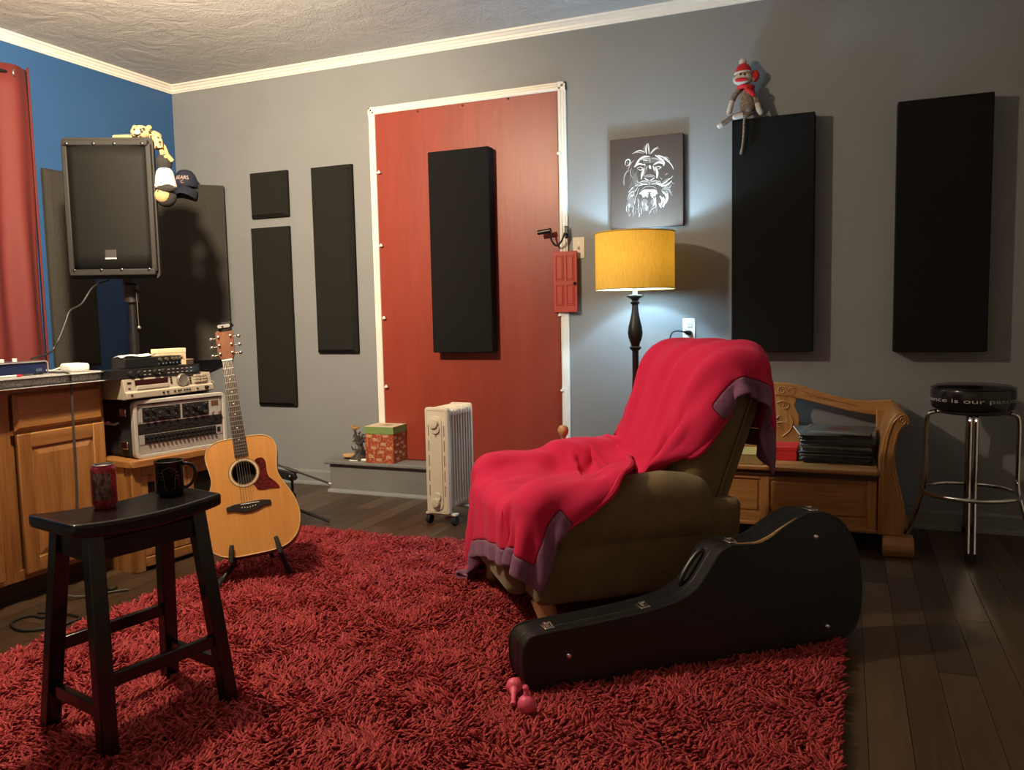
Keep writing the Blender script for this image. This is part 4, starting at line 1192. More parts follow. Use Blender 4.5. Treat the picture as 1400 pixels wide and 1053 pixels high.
for sx in (-1, 1):
    for sy in (-1, 1):
        tx, ty = sx * 0.150, sy * 0.082; fx, fy = sx * 0.182, sy * 0.150
        tops[sx, sy] = Vector((tx, ty, 0.575)); feet[sx, sy] = Vector((fx, fy, 0))
        w = 0.0215
        vs = []
        for (c0, z) in (((fx, fy), 0.0), ((tx, ty), 0.572)):
            vs += [(c0[0] + a * w, c0[1] + b * w * .85, z) for a, b in ((-1, -1), (1, -1), (1, 1), (-1, 1))]
        MB().add(vs, [(3, 2, 1, 0), (4, 5, 6, 7)] + [(i, (i + 1) % 4, 4 + (i + 1) % 4, 4 + i) for i in range(4)]).build('leg', M['black_paint'], so, bevel=0.003)
def on_leg(s, z): return feet[s] + (tops[s] - feet[s]) * (z / 0.575)


for sy, z in ((-1, 0.190), (1, 0.235)):
    p, q = on_leg((-1, sy), z), on_leg((1, sy), z)
    MB().box(p.x, q.x, p.y - 0.010, p.y + 0.010, z - 0.018, z + 0.018).build('stretcher', M['black_paint'], so, bevel=0.003)
for sx, z in ((-1, 0.115), (1, 0.115)):
    p, q = on_leg((sx, -1), z), on_leg((sx, 1), z)
    MB().box(p.x - 0.010, p.x + 0.010, p.y, q.y, z - 0.018, z + 0.018).build('stretcher', M['black_paint'], so, bevel=0.003)
for sy in (-1, 1):
    MB().box(-0.145, 0.145, sy * 0.088 - 0.009, sy * 0.088 + 0.009, 0.500, 0.552).build('apron', M['black_paint'], so, smooth=False)
for sx in (-1, 1):
    MB().box(sx * 0.155 - 0.009, sx * 0.155 + 0.009, -0.08, 0.08, 0.500, 0.566).build('apron', M['black_paint'], so, smooth=False)


def stool_pt(px, py):
    p = at_z(px, py, RUGZ - 0.004 + 0.604); q = Matrix.Rotation(-R(77.5), 4, 'Z') @ (p - so.location)
    return p.x, p.y, RUGZ - 0.004 + seat_z(q.x)


# soda can
cx_, cy_, cz_ = stool_pt(144, 692)
cn = thing('soda_can', 'pinkish red soda can standing on the black stool', 'can', (cx_, cy_, cz_ + 0.001), R(-115))
def can_mat():
    m, nt, b = new_mat('printed can')
    tc = coords(nt)
    sx_ = nt.nodes.new('ShaderNodeSeparateXYZ'); lnk(nt, tc, sx_.inputs[0])
    at = nt.nodes.new('ShaderNodeMath'); at.operation = 'ARCTAN2'; lnk(nt, sx_.outputs[1], at.inputs[0]); lnk(nt, sx_.outputs[0], at.inputs[1])
    fr_ = nt.nodes.new('ShaderNodeMapRange'); fr_.inputs[1].default_value = -PI; fr_.inputs[2].default_value = PI
    lnk(nt, at.outputs[0], fr_.inputs[0])
    n_ = noise(nt, coords(nt, (1, 1, 0.35)), 150, 3)
    panel_c = ramp(nt, n_, [(0.42, (0.09, 0.035, 0.04)), (0.6, (0.25, 0.17, 0.15))])
    red_c = ramp(nt, noise(nt, tc, 90, 3), [(0.45, (0.32, 0.018, 0.040)), (0.68, (0.46, 0.08, 0.10))])
    g = nt.nodes.new('ShaderNodeValToRGB'); g.color_ramp.interpolation = 'CONSTANT'
    e = g.color_ramp.elements; e[0].color = (0, 0, 0, 1); e[1].position = 0.06; e[1].color = (1, 1, 1, 1)
    k = e.new(0.36); k.color = (0, 0, 0, 1); k = e.new(0.55); k.color = (1, 1, 1, 1); k = e.new(0.80); k.color = (0, 0, 0, 1)
    lnk(nt, fr_.outputs[0], g.inputs[0])
    zr = nt.nodes.new('ShaderNodeMath'); zr.operation = 'GREATER_THAN'; zr.inputs[1].default_value = 0.026; lnk(nt, sx_.outputs[2], zr.inputs[0])
    zr2 = nt.nodes.new('ShaderNodeMath'); zr2.operation = 'LESS_THAN'; zr2.inputs[1].default_value = 0.100; lnk(nt, sx_.outputs[2], zr2.inputs[0])
    m1 = nt.nodes.new('ShaderNodeMath'); m1.operation = 'MULTIPLY'; lnk(nt, zr.outputs[0], m1.inputs[0]); lnk(nt, zr2.outputs[0], m1.inputs[1])
    m2 = nt.nodes.new('ShaderNodeMath'); m2.operation = 'MULTIPLY'; lnk(nt, m1.outputs[0], m2.inputs[0]); lnk(nt, g.outputs[0], m2.inputs[1])
    mx = nt.nodes.new('ShaderNodeMix'); mx.data_type = 'RGBA'
    lnk(nt, m2.outputs[0], mx.inputs[0]); lnk(nt, red_c, mx.inputs[6]); lnk(nt, panel_c, mx.inputs[7])
    lnk(nt, mx.outputs[2], b.inputs['Base Color']); b.inputs['Roughness'].default_value = 0.3; b.inputs['Metallic'].default_value = 0.35
    return m


MB().lathe([(0.024, 0.002), (0.027, 0.0), (0.031, 0.008), (0.033, 0.014), (0.033, 0.106), (0.031, 0.114), (0.0275, 0.119)], 30, caps=False).build('can_body', can_mat(), cn)
lid = MB().lathe([(0.0275, 0.118), (0.0280, 0.122), (0.0265, 0.1225), (0.0255, 0.118), (0.0, 0.118)], 28).build('lid', M['steel'], cn)
m = MB(); m.prism(rrect(-0.008, 0.008, -0.006, 0.018, 0.006), 0.1185, 0.1205, 'z'); m.build('pull_tab', M['steel'], lid)
MB().lathe([(0.0, 0.0015), (0.025, 0.0015)], 24).build('base', M['steel'], cn)

# mug
cx_, cy_, cz_ = stool_pt(233, 676)
mu = thing('mug', 'black mug printed with a guitar headstock standing on the stool', 'mug', (cx_, cy_, cz_ + 0.001), 0)
MB().lathe([(0.030, 0.0), (0.038, 0.002), (0.0405, 0.008), (0.041, 0.094), (0.0425, 0.098), (0.040, 0.099), (0.0375, 0.094), (0.037, 0.010), (0.0, 0.008)], 32).build('body', mat('black glazed ceramic', (0.006, 0.006, 0.006), 0.12), mu)
ha = math.atan2(_rt.y, _rt.x) + R(12)
hd_ = Vector((math.cos(ha), math.sin(ha), 0))
MB().tube([hd_ * 0.039 + Vector((0, 0, 0.084))] + smooth_path([hd_ * 0.048 + Vector((0, 0, 0.088)), hd_ * 0.066 + Vector((0, 0, 0.080)), hd_ * 0.074 + Vector((0, 0, 0.056)), hd_ * 0.062 + Vector((0, 0, 0.028)), hd_ * 0.047 + Vector((0, 0, 0.016))], 5) + [hd_ * 0.039 + Vector((0, 0, 0.016))], 0.0048, 10).build('handle', mat('black glazed handle', (0.006, 0.006, 0.006), 0.12), mu)
# print wrapped on the body, facing the camera
fa = math.atan2(CAM.y - cy_, CAM.x - cx_)
def on_mug(u, z, e=0.0006): return ((0.0412 + e) * math.cos(fa + u / 0.041), (0.0412 + e) * math.sin(fa + u / 0.041), z)


line = [(-0.013, 0.018), (-0.016, 0.055), (-0.020, 0.072), (-0.014, 0.078), (-0.008, 0.080), (0.0, 0.084), (0.008, 0.080), (0.014, 0.078), (0.020, 0.072), (0.016, 0.055), (0.013, 0.018)]
MB().tube([on_mug(*p) for p in line], 0.0006, 5, closed=True).build('printed_outline', mat('grey print', (0.13, 0.12, 0.11), 0.5), mu)
for s_ in (-1, 1):
    for z in (0.048, 0.058, 0.068):
        MB().tube([on_mug(s_ * 0.019, z), on_mug(s_ * 0.025, z)], 0.0009, 5).build('printed_peg', mat('grey print', (0.13, 0.12, 0.11), 0.5), mu)
vs, fs = text_verts('GUITAR', 0.011)
MB().add([on_mug(0.030 - b, 0.022 + a, 0.0004) for a, b in vs], fs).build('printed_letters', mat('dark red print', (0.22, 0.02, 0.015), 0.5), mu, smooth=False)

# ================================================================== oil-filled radiator
hx = at_z(600, 719, 0)
ht = thing('oil_radiator', 'cream oil-filled radiator on small casters before the red board', 'heater', (hx.x, hx.y, 0), R(-4))
Z0, Z1 = 0.075, 0.645
fin = None
for k in range(8):
    y = 0.048 + k * 0.0285
    if fin is None:
        m = MB(); m.prism(rrect(-0.066, 0.066, Z0 + 0.01, Z1 - 0.004, 0.020), -0.004, 0.004, 'y')
        m.prism(rrect(-0.018, 0.018, Z0 + 0.02, Z1 - 0.02, 0.016), -0.013, 0.013, 'y')
        m.prism(rrect(-0.066, 0.066, Z1 - 0.055, Z1 - 0.012, 0.018), -0.012, 0.012, 'y')
        m.prism(rrect(-0.058, 0.058, Z0 + 0.02, Z0 + 0.05, 0.012), -0.012, 0.012, 'y')
        fin = m.build('fin', M['heater_cream'], ht, bevel=0.004, loc=(0, y, 0))
    else: share(fin, ht, (0, y, 0))
MB().prism(rrect(-0.071, 0.071, Z0 - 0.004, Z1, 0.016), 0.262, 0.280, 'y').build('end_plate', M['heater_cream'], ht, bevel=0.006, seg=3)
fc = MB(); fc.prism(rrect(-0.071, 0.071, Z0 - 0.010, Z1, 0.014), 0.0, 0.030, 'y'); fc = fc.build('control_housing', M['heater_cream'], ht, bevel=0.005, seg=3)
o1 = rrect(-0.060, 0.060, Z0 + 0.005, Z1 - 0.014, 0.010)
MB().tube([(a, 0.0, b) for a, b in o1], 0.0022, 5, closed=True).build('face_bead', M['heater_grey'], fc)
o1 = rrect(-0.036, 0.036, Z0 + 0.010, Z1 - 0.045, 0.034, 6)
MB().prism(o1, -0.006, 0.002, 'y').build('centre_panel', M['heater_grey'], fc, bevel=0.003)
kb = None
for z, r_ in ((Z1 - 0.085, 0.027), (Z0 + 0.055, 0.025)):
    m = MB(Matrix.Rotation(PI / 2, 4, 'X')); m.lathe([(r_, 0.0), (r_, 0.012), (r_ * .92, 0.020), (r_ * .5, 0.022), (0, 0.022)], 22); m.build('dial', M['heater_grey'], fc, loc=(-0.006, -0.006, z))
    m = MB(Matrix.Rotation(PI / 2, 4, 'X')); m.lathe([(r_, 0.0), (r_, 0.007), (r_ * .9, 0.010), (0, 0.010)], 22); m.build('dial', M['heater_grey'], fc, loc=(0.0, -0.006, z - 0.030 if z > .3 else z + 0.030))
slot = None
for sx in (-1, 1):
    for k in range(5):
        z = Z1 - 0.125 - k * 0.082
        if slot is None: slot = MB().box(-0.003, 0.003, -0.0012, 0.001, -0.030, 0.030).build('vent_slot', mat('shadowed slot', (0.22, 0.19, 0.15), 0.6), fc, smooth=False, loc=(sx * 0.048, 0, z))
        else: share(slot, fc, (sx * 0.048, 0, z))
MB().cbox((0, -0.0065, Z1 - 0.155), (0.010, 0.002, 0.004)).build('indicator', M['black_plastic'], fc)
MB().box(-0.095, 0.095, 0.02, 0.062, 0.052, 0.066).build('caster_bar', M['heater_cream'], ht, bevel=0.005)
MB().box(-0.095, 0.095, 0.225, 0.265, 0.052, 0.066).build('caster_bar', M['heater_cream'], ht, bevel=0.005)
for y in (0.04, 0.245):
    for x in (-0.080, 0.080):
        m = MB(Matrix.Translation((x, y, 0.026)) @ Matrix.Rotation(PI / 2, 4, 'Y')); m.lathe([(0.012, -0.012), (0.025, -0.011), (0.026, -0.006), (0.026, 0.006), (0.025, 0.011), (0.012, 0.012)], 16)
        cw = m.build('caster_wheel', M['rubber'], ht)
        MB().cbox((x, y, 0.046), (0.014, 0.014, 0.014)).build('caster_fork', M['black_plastic'], cw)

# ================================================================== things on the grey step
ZS = 0.2115
gp = at_z(517, 633, ZS)
gf = thing('gift_box', 'red patterned gift box with a green rimmed cream lid', 'box', (1.733, -0.112, ZS), R(2.5))
def gift_mat(shade=1.0):
    m, nt, b = new_mat('red gift wrap')
    tc = nt.nodes.new('ShaderNodeTexCoord'); sx_ = nt.nodes.new('ShaderNodeSeparateXYZ'); lnk(nt, tc.outputs['Object'], sx_.inputs[0])
    ad = nt.nodes.new('ShaderNodeMath'); ad.operation = 'ADD'; lnk(nt, sx_.outputs[0], ad.inputs[0]); lnk(nt, sx_.outputs[1], ad.inputs[1])
    cb_ = nt.nodes.new('ShaderNodeCombineXYZ'); lnk(nt, ad.outputs[0], cb_.inputs[0]); lnk(nt, sx_.outputs[2], cb_.inputs[1])
    v2 = nt.nodes.new('ShaderNodeMapping'); v2.inputs['Scale'].default_value = (60, 60, 1); lnk(nt, cb_.outputs[0], v2.inputs[0])
    n_ = noise(nt, v2.outputs[0], 1.1, 2)
    lnk(nt, ramp(nt, n_, [(0.40, (0.23, 0.045, 0.022)), (0.52, (0.33, 0.055, 0.028)), (0.60, (0.40, 0.16, 0.06)), (0.68, (0.28, 0.20, 0.07))]), b.inputs['Base Color'])
    b.inputs['Roughness'].default_value = 0.5
    return m


gm = gift_mat()
gbx = MB().box(-0.100, 0.100, -0.088, 0.088, 0.0, 0.196).build('box_body', gm, gf, smooth=False)
mk = None
crm = mat('cream print', (0.62, 0.50, 0.30), 0.6)
for (x, z) in [(-0.09, 0.172), (-0.034, 0.150), (0.055, 0.176), (0.034, 0.122), (-0.052, 0.098), (0.014, 0.072), (0.088, 0.096), (-0.075, 0.042), (0.080, 0.040), (-0.008, 0.022), (-0.008, 0.188)]:
    # small printed parcel: two outlined squares
    if mk is None:
        m = MB()
        for ox in (-0.0095, 0.0095):
            for (a, b, c, d) in ((-.008, .008, .006, .008), (-.008, .008, -.008, -.006), (-.008, -.006, -.006, .006), (.006, .008, -.006, .006), (-.0015, .0015, -.003, .003)):
                m.box(ox + a, ox + b, -0.0006, 0.0, c, d)
        mk = m.build('printed_parcel', crm, gbx, smooth=False, loc=(x * .82, -0.088, z))
    else: share(mk, gbx, (x * .82, -0.088, z))
for (y, z) in [(-0.06, 0.165), (0.0, 0.150), (0.055, 0.172), (-0.03, 0.115), (0.03, 0.120), (0.06, 0.09), (-0.055, 0.070), (0.005, 0.062), (0.045, 0.040), (-0.03, 0.025)]:
    share(mk, gbx, (0.100, y, z), (0, 0, PI / 2))
gl_ = MB().box(-0.104, 0.104, -0.092, 0.092, 0.188, 0.232).build('lid', mat('green rim', (0.16, 0.24, 0.075), 0.6, var=0.25, vscale=120), gf, smooth=False)
MB().box(-0.104, 0.104, -0.092, 0.092, 0.2322, 0.2335).build('lid_top', mat('cream lid', (0.62, 0.52, 0.37), 0.6), gl_, smooth=False)
MB().prism([(-0.030, -0.020), (0.036, -0.026), (0.046, 0.026), (-0.010, 0.022)], 0.2337, 0.2345, 'z').build('lid_motif', mat('brown print', (0.30, 0.22, 0.14), 0.6), gl_, smooth=False)

fg = thing('figurine', 'dark sculpted tree figurine topped with a golden bird', 'figurine', (1.522, -0.11, ZS))
dkm = mat('dark bronze resin', (0.040, 0.034, 0.030), 0.55, var=0.4, vscale=60, bscale=90, bstr=0.8, bdist=0.004)
MB().lathe([(0.055, 0), (0.058, 0.006), (0.046, 0.018), (0.028, 0.032), (0.016, 0.045)], 18).build('rock_base', dkm, fg)
rr_ = random.Random(3)
tr = MB(); trp = smooth_path([(0.008, 0, 0.03), (0.018, 0, 0.07), (-0.004, 0.004, 0.11), (-0.014, 0.0, 0.15), (-0.020, -0.004, 0.19)], 4)
tr.tube(trp, [0.017 - 0.0006 * k for k in range(len(trp))], 8); tr.build('trunk', dkm, fg)
for (p, q, r_) in [((0.014, 0, 0.08), (0.052, 0.0, 0.150), .011), ((0.01, 0, 0.09), (0.045, -0.01, 0.118), .010), ((0.01, 0, 0.06), (-0.034, -0.01, 0.062), .009), ((-0.005, 0, 0.12), (-0.040, 0, 0.115), .009),
                  ((-0.034, -0.01, 0.062), (-0.046, -0.012, 0.088), .006), ((0.045, -0.01, 0.118), (0.066, -0.01, 0.140), .008), ((0.03, 0, 0.11), (0.036, 0, 0.170), .009), ((-0.01, 0, 0.14), (-0.036, 0, 0.158), .008)]:
    MB().tube(smooth_path([p, ((p[0] + q[0]) / 2 + rr_.uniform(-.006, .006), (p[1] + q[1]) / 2 - .006, (p[2] + q[2]) / 2 + .004), q], 4), [r_ * (1 - 0.07 * k) for k in range(9)], 7).build('branch', dkm, fg)
lf = None
for k in range(22):
    a = rr_.uniform(0, 2 * PI); cx0 = rr_.choice([(0.045, 0.14), (0.05, 0.115), (0.03, 0.165), (-0.03, 0.14), (0.0, 0.10), (-0.02, 0.06), (0.02, 0.05)])
    loc = (cx0[0] + rr_.uniform(-.014, .014), rr_.uniform(-.018, .012), cx0[1] + rr_.uniform(-.016, .016))
    if lf is None:
        m = MB(); m.ball((0, 0, 0), (0.014, 0.004, 0.006), 7, 5); lf = m.build('leaf', dkm, fg, loc=loc, rot=(a, a * 1.7, a * .6))
    else: share(lf, fg, loc, (a, a * 1.7, a * .6))
bdm = mat('golden resin', (0.30, 0.17, 0.05), 0.5, var=0.4, vscale=90)
bd = MB().ball((-0.020, -0.005, 0.205), (0.017, 0.014, 0.016), 12, 8).build('bird_body', bdm, fg)
for s_ in (-1, 1):
    MB().tube([(-0.020 + s_ * 0.012, -0.004, 0.204), (-0.020 + s_ * 0.030, 0.0, 0.216), (-0.020 + s_ * 0.040, 0.002, 0.211)], [0.008, 0.007, 0.002], 7).build('wing', bdm, bd)
MB().ball((-0.018, -0.010, 0.221), 0.008, 8, 6).build('head', bdm, bd)
wd = thing('wooden_disc', 'small round wooden disc on a short dark foot on the step', 'wooden disc', (1.447, -0.095, ZS), R(10))
MB().lathe([(0.036, 0), (0.038, 0.010), (0.034, 0.012)], 18).build('foot', dkm, wd)
MB().lathe([(0.034, 0.012), (0.050, 0.016), (0.051, 0.027), (0.048, 0.029)], 24).build('disc', M['leg_wood'], wd)
p = at_z(479, 631.5, ZS)
tag(MB().prism(rrect(-0.030, 0.030, -0.006, 0.006, 0.004), 0, 0.005, 'z').build('paper_strip', M['paper'], loc=(p.x, -0.168, ZS), rot=(0, 0, R(6))), 'thin white strip lying at the front of the grey step', 'paper')
p = at_z(492, 628.5, ZS)
tag(MB().prism(sm2([(-0.022, -0.010), (0.0, -0.016), (0.024, -0.008), (0.020, 0.012), (-0.004, 0.016), (-0.024, 0.008)], 4, True), 0, 0.012, 'z').build('seashell', M['paper'], loc=(1.592, -0.150, ZS), bevel=0.004, seg=3), 'small rounded white shell lying beside the gift box', 'shell')

# ================================================================== fittings on the back wall
sw = thing('light_switch', 'cream light switch plate partly behind the small red door', 'switch', (3.011, 0, 1.513))
MB().box(-0.037, 0.037, -0.006, 0, -0.062, 0.062).build('plate', mat('ivory plate', (0.66, 0.58, 0.47), 0.4), sw, bevel=0.003)
MB().prism([(-0.006, -0.010), (-0.017, 0.002), (-0.006, 0.012)], -0.005, 0.005, 'x').build('toggle', mat('ivory toggle', (0.6, 0.52, 0.42), 0.4), sw)
for z in (-0.03, 0.03):
    MB(Matrix.Rotation(PI / 2, 4, 'X')).lathe([(0.0035, 0.005), (0.0035, 0.0072)], 8, (0, z, 0)).build('screw', M['steel'], sw)
md_ = thing('miniature_door', 'small red wooden panel door hung on the white frame', 'ornament', (2.938, -0.027, 1.140))
MB().box(-0.073, 0.073, -0.016, 0.0, 0.0, 0.355).build('slab', M['red_door'], md_, bevel=0.003)
for (x0, x1, z0, z1) in ((-0.055, -0.010, 0.185, 0.330), (0.010, 0.055, 0.185, 0.330), (-0.055, -0.010, 0.040, 0.160), (0.010, 0.055, 0.040, 0.160)):
    pn = MB()
    c = 0.006
    pn.tube([(x0, -0.0165, z0), (x1, -0.0165, z0), (x1, -0.0165, z1), (x0, -0.0165, z1)], 0.0028, 6, closed=True)
    pn.build('panel_moulding', M['red_door'], md_)
    raised2 = MB().box(x0 + 0.007, x1 - 0.007, -0.020, -0.014, z0 + 0.007, z1 - 0.007).build('raised_field', M['red_door'], md_, bevel=0.003)
MB().ball((0.060, -0.024, 0.168), (0.009, 0.010, 0.009), 12, 8).build('knob', M['dark_bronze'], md_)
MB().tube([(0.060, -0.015, 0.168), (0.060, -0.020, 0.168)], 0.005, 8).build('knob_stem', M['dark_bronze'], md_)
lv = thing('door_lever', 'dark metal lever handle and chain latch on the white frame', 'handle', (2.945, -0.026, 1.605))
MB().box(-0.010, 0.012, -0.010, 0.0, -0.035, 0.035).build('back_plate', M['black_metal'], lv, bevel=0.003)
MB().tube([(0, -0.008, -0.01), (0, -0.035, -0.012)], 0.007, 10).build('spindle', M['black_metal'], lv)
m = MB(); m.tube(smooth_path([(0, -0.035, -0.012), (-0.02, -0.038, -0.055), (-0.045, -0.040, -0.078), (-0.070, -0.042, -0.060), (-0.085, -0.044, -0.02), (-0.088, -0.044, 0.012)], 5), 0.0055, 8); m.build('crank_arm', M['black_metal'], lv)
MB().tube([(-0.085, -0.044, 0.010), (-0.160, -0.046, 0.002)], [0.014, 0.014], 14).build('grip', mat('dark gunmetal', (0.03, 0.028, 0.026), 0.3, 0.6), lv)
MB().tube([(-0.080, -0.044, 0.011), (-0.088, -0.044, 0.010)], 0.0155, 14).build('ferrule', M['black_metal'], lv)
wo = thing('wall_outlet', 'ivory wall outlet with a black plug above the blanket', 'outlet', (3.648, 0, 1.035))
MB().box(-0.035, 0.035, -0.006, 0, -0.058, 0.058).build('plate', M['white'], wo, bevel=0.003)
for z in (0.022, -0.022):
    rc = MB().prism(rrect(-0.016, 0.016, z - 0.014, z + 0.014, 0.008), -0.009, -0.005, 'y').build('receptacle', mat('ivory socket', (0.60, 0.56, 0.48), 0.4), wo)
    if z > 0:
        for x in (-0.006, 0.006): MB().box(x - 0.001, x + 0.001, -0.0094, -0.008, z - 0.002, z + 0.006).build('slot', M['black_plastic'], rc, smooth=False)
        MB().box(-0.002, 0.002, -0.0094, -0.008, z - 0.010, z - 0.006).build('slot', M['black_plastic'], rc, smooth=False)
lc = thing('lamp_cord', 'black lamp plug and cord curving from the wall outlet', 'cord', (3.648, -0.010, 1.010))
MB().tube([(0.004, -0.001, 0.002), (-0.004, -0.026, 0.004), (-0.016, -0.040, 0.008)], [0.014, 0.013, 0.007], 10).build('plug', M['black_plastic'], lc)
MB().tube(smooth_path([(-0.014, -0.038, 0.008), (-0.060, -0.060, 0.014), (-0.088, -0.065, -0.01), (-0.095, -0.065, -0.10), (-0.10, -0.07, -0.35), (-0.13, -0.13, -0.590), (-0.150, -0.14, -0.70), (-0.16, -0.10, -0.95), (-0.20, -0.07, -1.0)], 6), 0.004, 8).build('cord', M['cable_black'], lc)
# ================================================================== armchair
CHX, CHY, CHA, CHZ = 3.500, -2.120, R(38.0), 0.016
CWD = 0.80
ac = thing('armchair', 'olive brown suede armchair under a red blanket', 'armchair', (CHX, CHY, CHZ), CHA)


def soft_box(x0, x1, y0, y1, z0, z1, r, n=5, f=None):
    """rounded box as a subdivided superellipsoid-like grid; f deforms (x,y,z)"""
    b = MB()
    cx, cy, cz = (x0 + x1) / 2, (y0 + y1) / 2, (z0 + z1) / 2
    hx_, hy_, hz_ = (x1 - x0) / 2, (y1 - y0) / 2, (z1 - z0) / 2
    N = 10
    def put(u, v, ax, sg):
        p = [0, 0, 0]; o2 = [(1, 2), (2, 0), (0, 1)][ax]
        p[ax] = sg; p[o2[0]] = u; p[o2[1]] = v
        q = [p[0] * hx_, p[1] * hy_, p[2] * hz_]
        inn = [max(-h + r, min(h - r, c)) for c, h in zip(q, (hx_, hy_, hz_))]
        d = Vector([a - c for a, c in zip(q, inn)])
        if d.length > 1e-9: d = d.normalized() * r
        w = (inn[0] + d.x + cx, inn[1] + d.y + cy, inn[2] + d.z + cz)
        return f(w) if f else w
    # parameter knots denser near edges
    def knots(h):
        e = max(1e-4, 1 - r / h)
        inner = [-e + 2 * e * k / 6 for k in range(7)]
        edge = [1 - (1 - e) * t for t in (0.0, 0.25, 0.5, 0.75)]
        return [-k for k in edge] + inner + edge[::-1]
    ks = [knots(h) for h in (hx_, hy_, hz_)]
    for ax in range(3):
        o2 = [(1, 2), (2, 0), (0, 1)][ax]
        for sg in (-1, 1):
            rows = [[put(u, v, ax, sg) for u in ks[o2[0]]] for v in ks[o2[1]]]
            b.grid(rows, flip=(sg < 0))
    return b


def weld(o, d=0.0005):
    import bmesh
    bm = bmesh.new(); bm.from_mesh(o.data); bmesh.ops.remove_doubles(bm, verts=bm.verts, dist=d)
    bmesh.ops.recalc_face_normals(bm, faces=bm.faces)
    for f_ in bm.faces: f_.smooth = True
    bm.to_mesh(o.data); bm.free(); return o


def arm_def(w):
    x, y, z = w
    t = max(0.0, min(1.0, x / 0.62))
    if z > 0.30: z = z + (z - 0.30) / 0.26 * (0.020 + 0.045 * t - 0.02 * (t > .9))
    z += 0.004 * math.sin(x * 75) * max(0, (z - 0.42) / 0.15)
    return (x, y, z)


BLEAN = math.atan2(0.22, 0.57)
def back_def(w):
    x, y, z = w
    bulge = 0.025 * math.sin(max(0, min(1, (z - 0.40) / 0.60)) * PI) * math.cos((y - 0.40) / 0.66 * PI * .9)
    k = 1 if x < 0.66 else -0.3
    e_ = abs(y - 0.40) / 0.325
    z2 = z - max(0, (z - 0.42) / 0.565) * (0.055 * e_ ** 4 + (0.05 if x > 0.665 else 0.0) * min(1, (x - 0.665) / 0.1 if x > 0.665 else 0))
    return (x + (z2 - 0.42) * math.tan(BLEAN) - bulge * k, y, z2)


weld(soft_box(0.03, 0.80, 0.025, 0.775, 0.125, 0.44, 0.03, f=lambda w: (w[0] + 0.05 * max(0, (w[2] - 0.125)) * (w[0] > .5), w[1], w[2])).build('base', M['suede'], ac))
for nm, y0, y1 in (('arm', 0.0, 0.185), ('arm', 0.615, 0.80)):
    weld(soft_box(-0.005, 0.70, y0, y1, 0.30, 0.50, 0.075, f=arm_def).build(nm, M['suede'], ac))
weld(soft_box(-0.03, 0.60, 0.18, 0.62, 0.25, 0.455, 0.06).build('seat_cushion', M['suede'], ac))
weld(soft_box(-0.035, 0.06, 0.17, 0.63, 0.12, 0.43, 0.04).build('footrest', M['suede'], ac))
bkO = weld(soft_box(0.56, 0.77, 0.075, 0.725, 0.36, 0.985, 0.085, f=back_def).build('backrest', M['suede'], ac))
pp_ = []
for k in range(14):
    z = 0.44 + 0.50 * k / 13
    pp_.append(back_def((0.735, 0.078, z)))
MB().tube([(p[0] + 0.0, p[1] + 0.006, p[2]) for p in pp_], 0.006, 6).build('piping', M['suede_piping'], bkO)
weld(soft_box(0.735, 0.80, 0.10, 0.70, 0.20, 0.84, 0.03, f=lambda w: (w[0] + max(0, w[2] - 0.42) * math.tan(BLEAN), w[1], w[2])).build('back_panel', M['suede'], ac))
for (x, y, dx, dy) in ((0.07, 0.10, 0.03, -0.03), (0.07, 0.70, -0.03, 0.03), (0.72, 0.10, 0.02, -0.01), (0.72, 0.70, 0.02, 0.03)):
    m = MB(); m.tube([(x, y, 0.135), (x + dx * .5, y + dy * .5, 0.07), (x + dx, y + dy, 0.0)], [0.042, 0.034, 0.022], 14); m.build('leg', M['leg_wood'], ac)
# wooden lever knob on the far side
for dd in np.linspace(2.6, 4.2, 161):
    lc_ = Matrix.Rotation(-CHA, 4, 'Z') @ (at_d(770, 588, dd) - Vector((CHX, CHY, CHZ)))
    if lc_.y > 0.865: break
m = MB(); m.tube([(lc_.x, 0.775, 0.30), (lc_.x, 0.85, 0.33), (lc_.x, 0.865, 0.40), lc_ - Vector((0, 0, 0.02))], 0.008, 8); lev = m.build('recline_lever', M['dark_bronze'], ac)
m = MB(Matrix.Translation(lc_)); m.lathe([(0.010, -0.045), (0.011, -0.03), (0.018, -0.022), (0.024, -0.008), (0.024, 0.006), (0.016, 0.019), (0.0, 0.023)], 16); m.build('lever_knob', M['leg_wood'], lev)

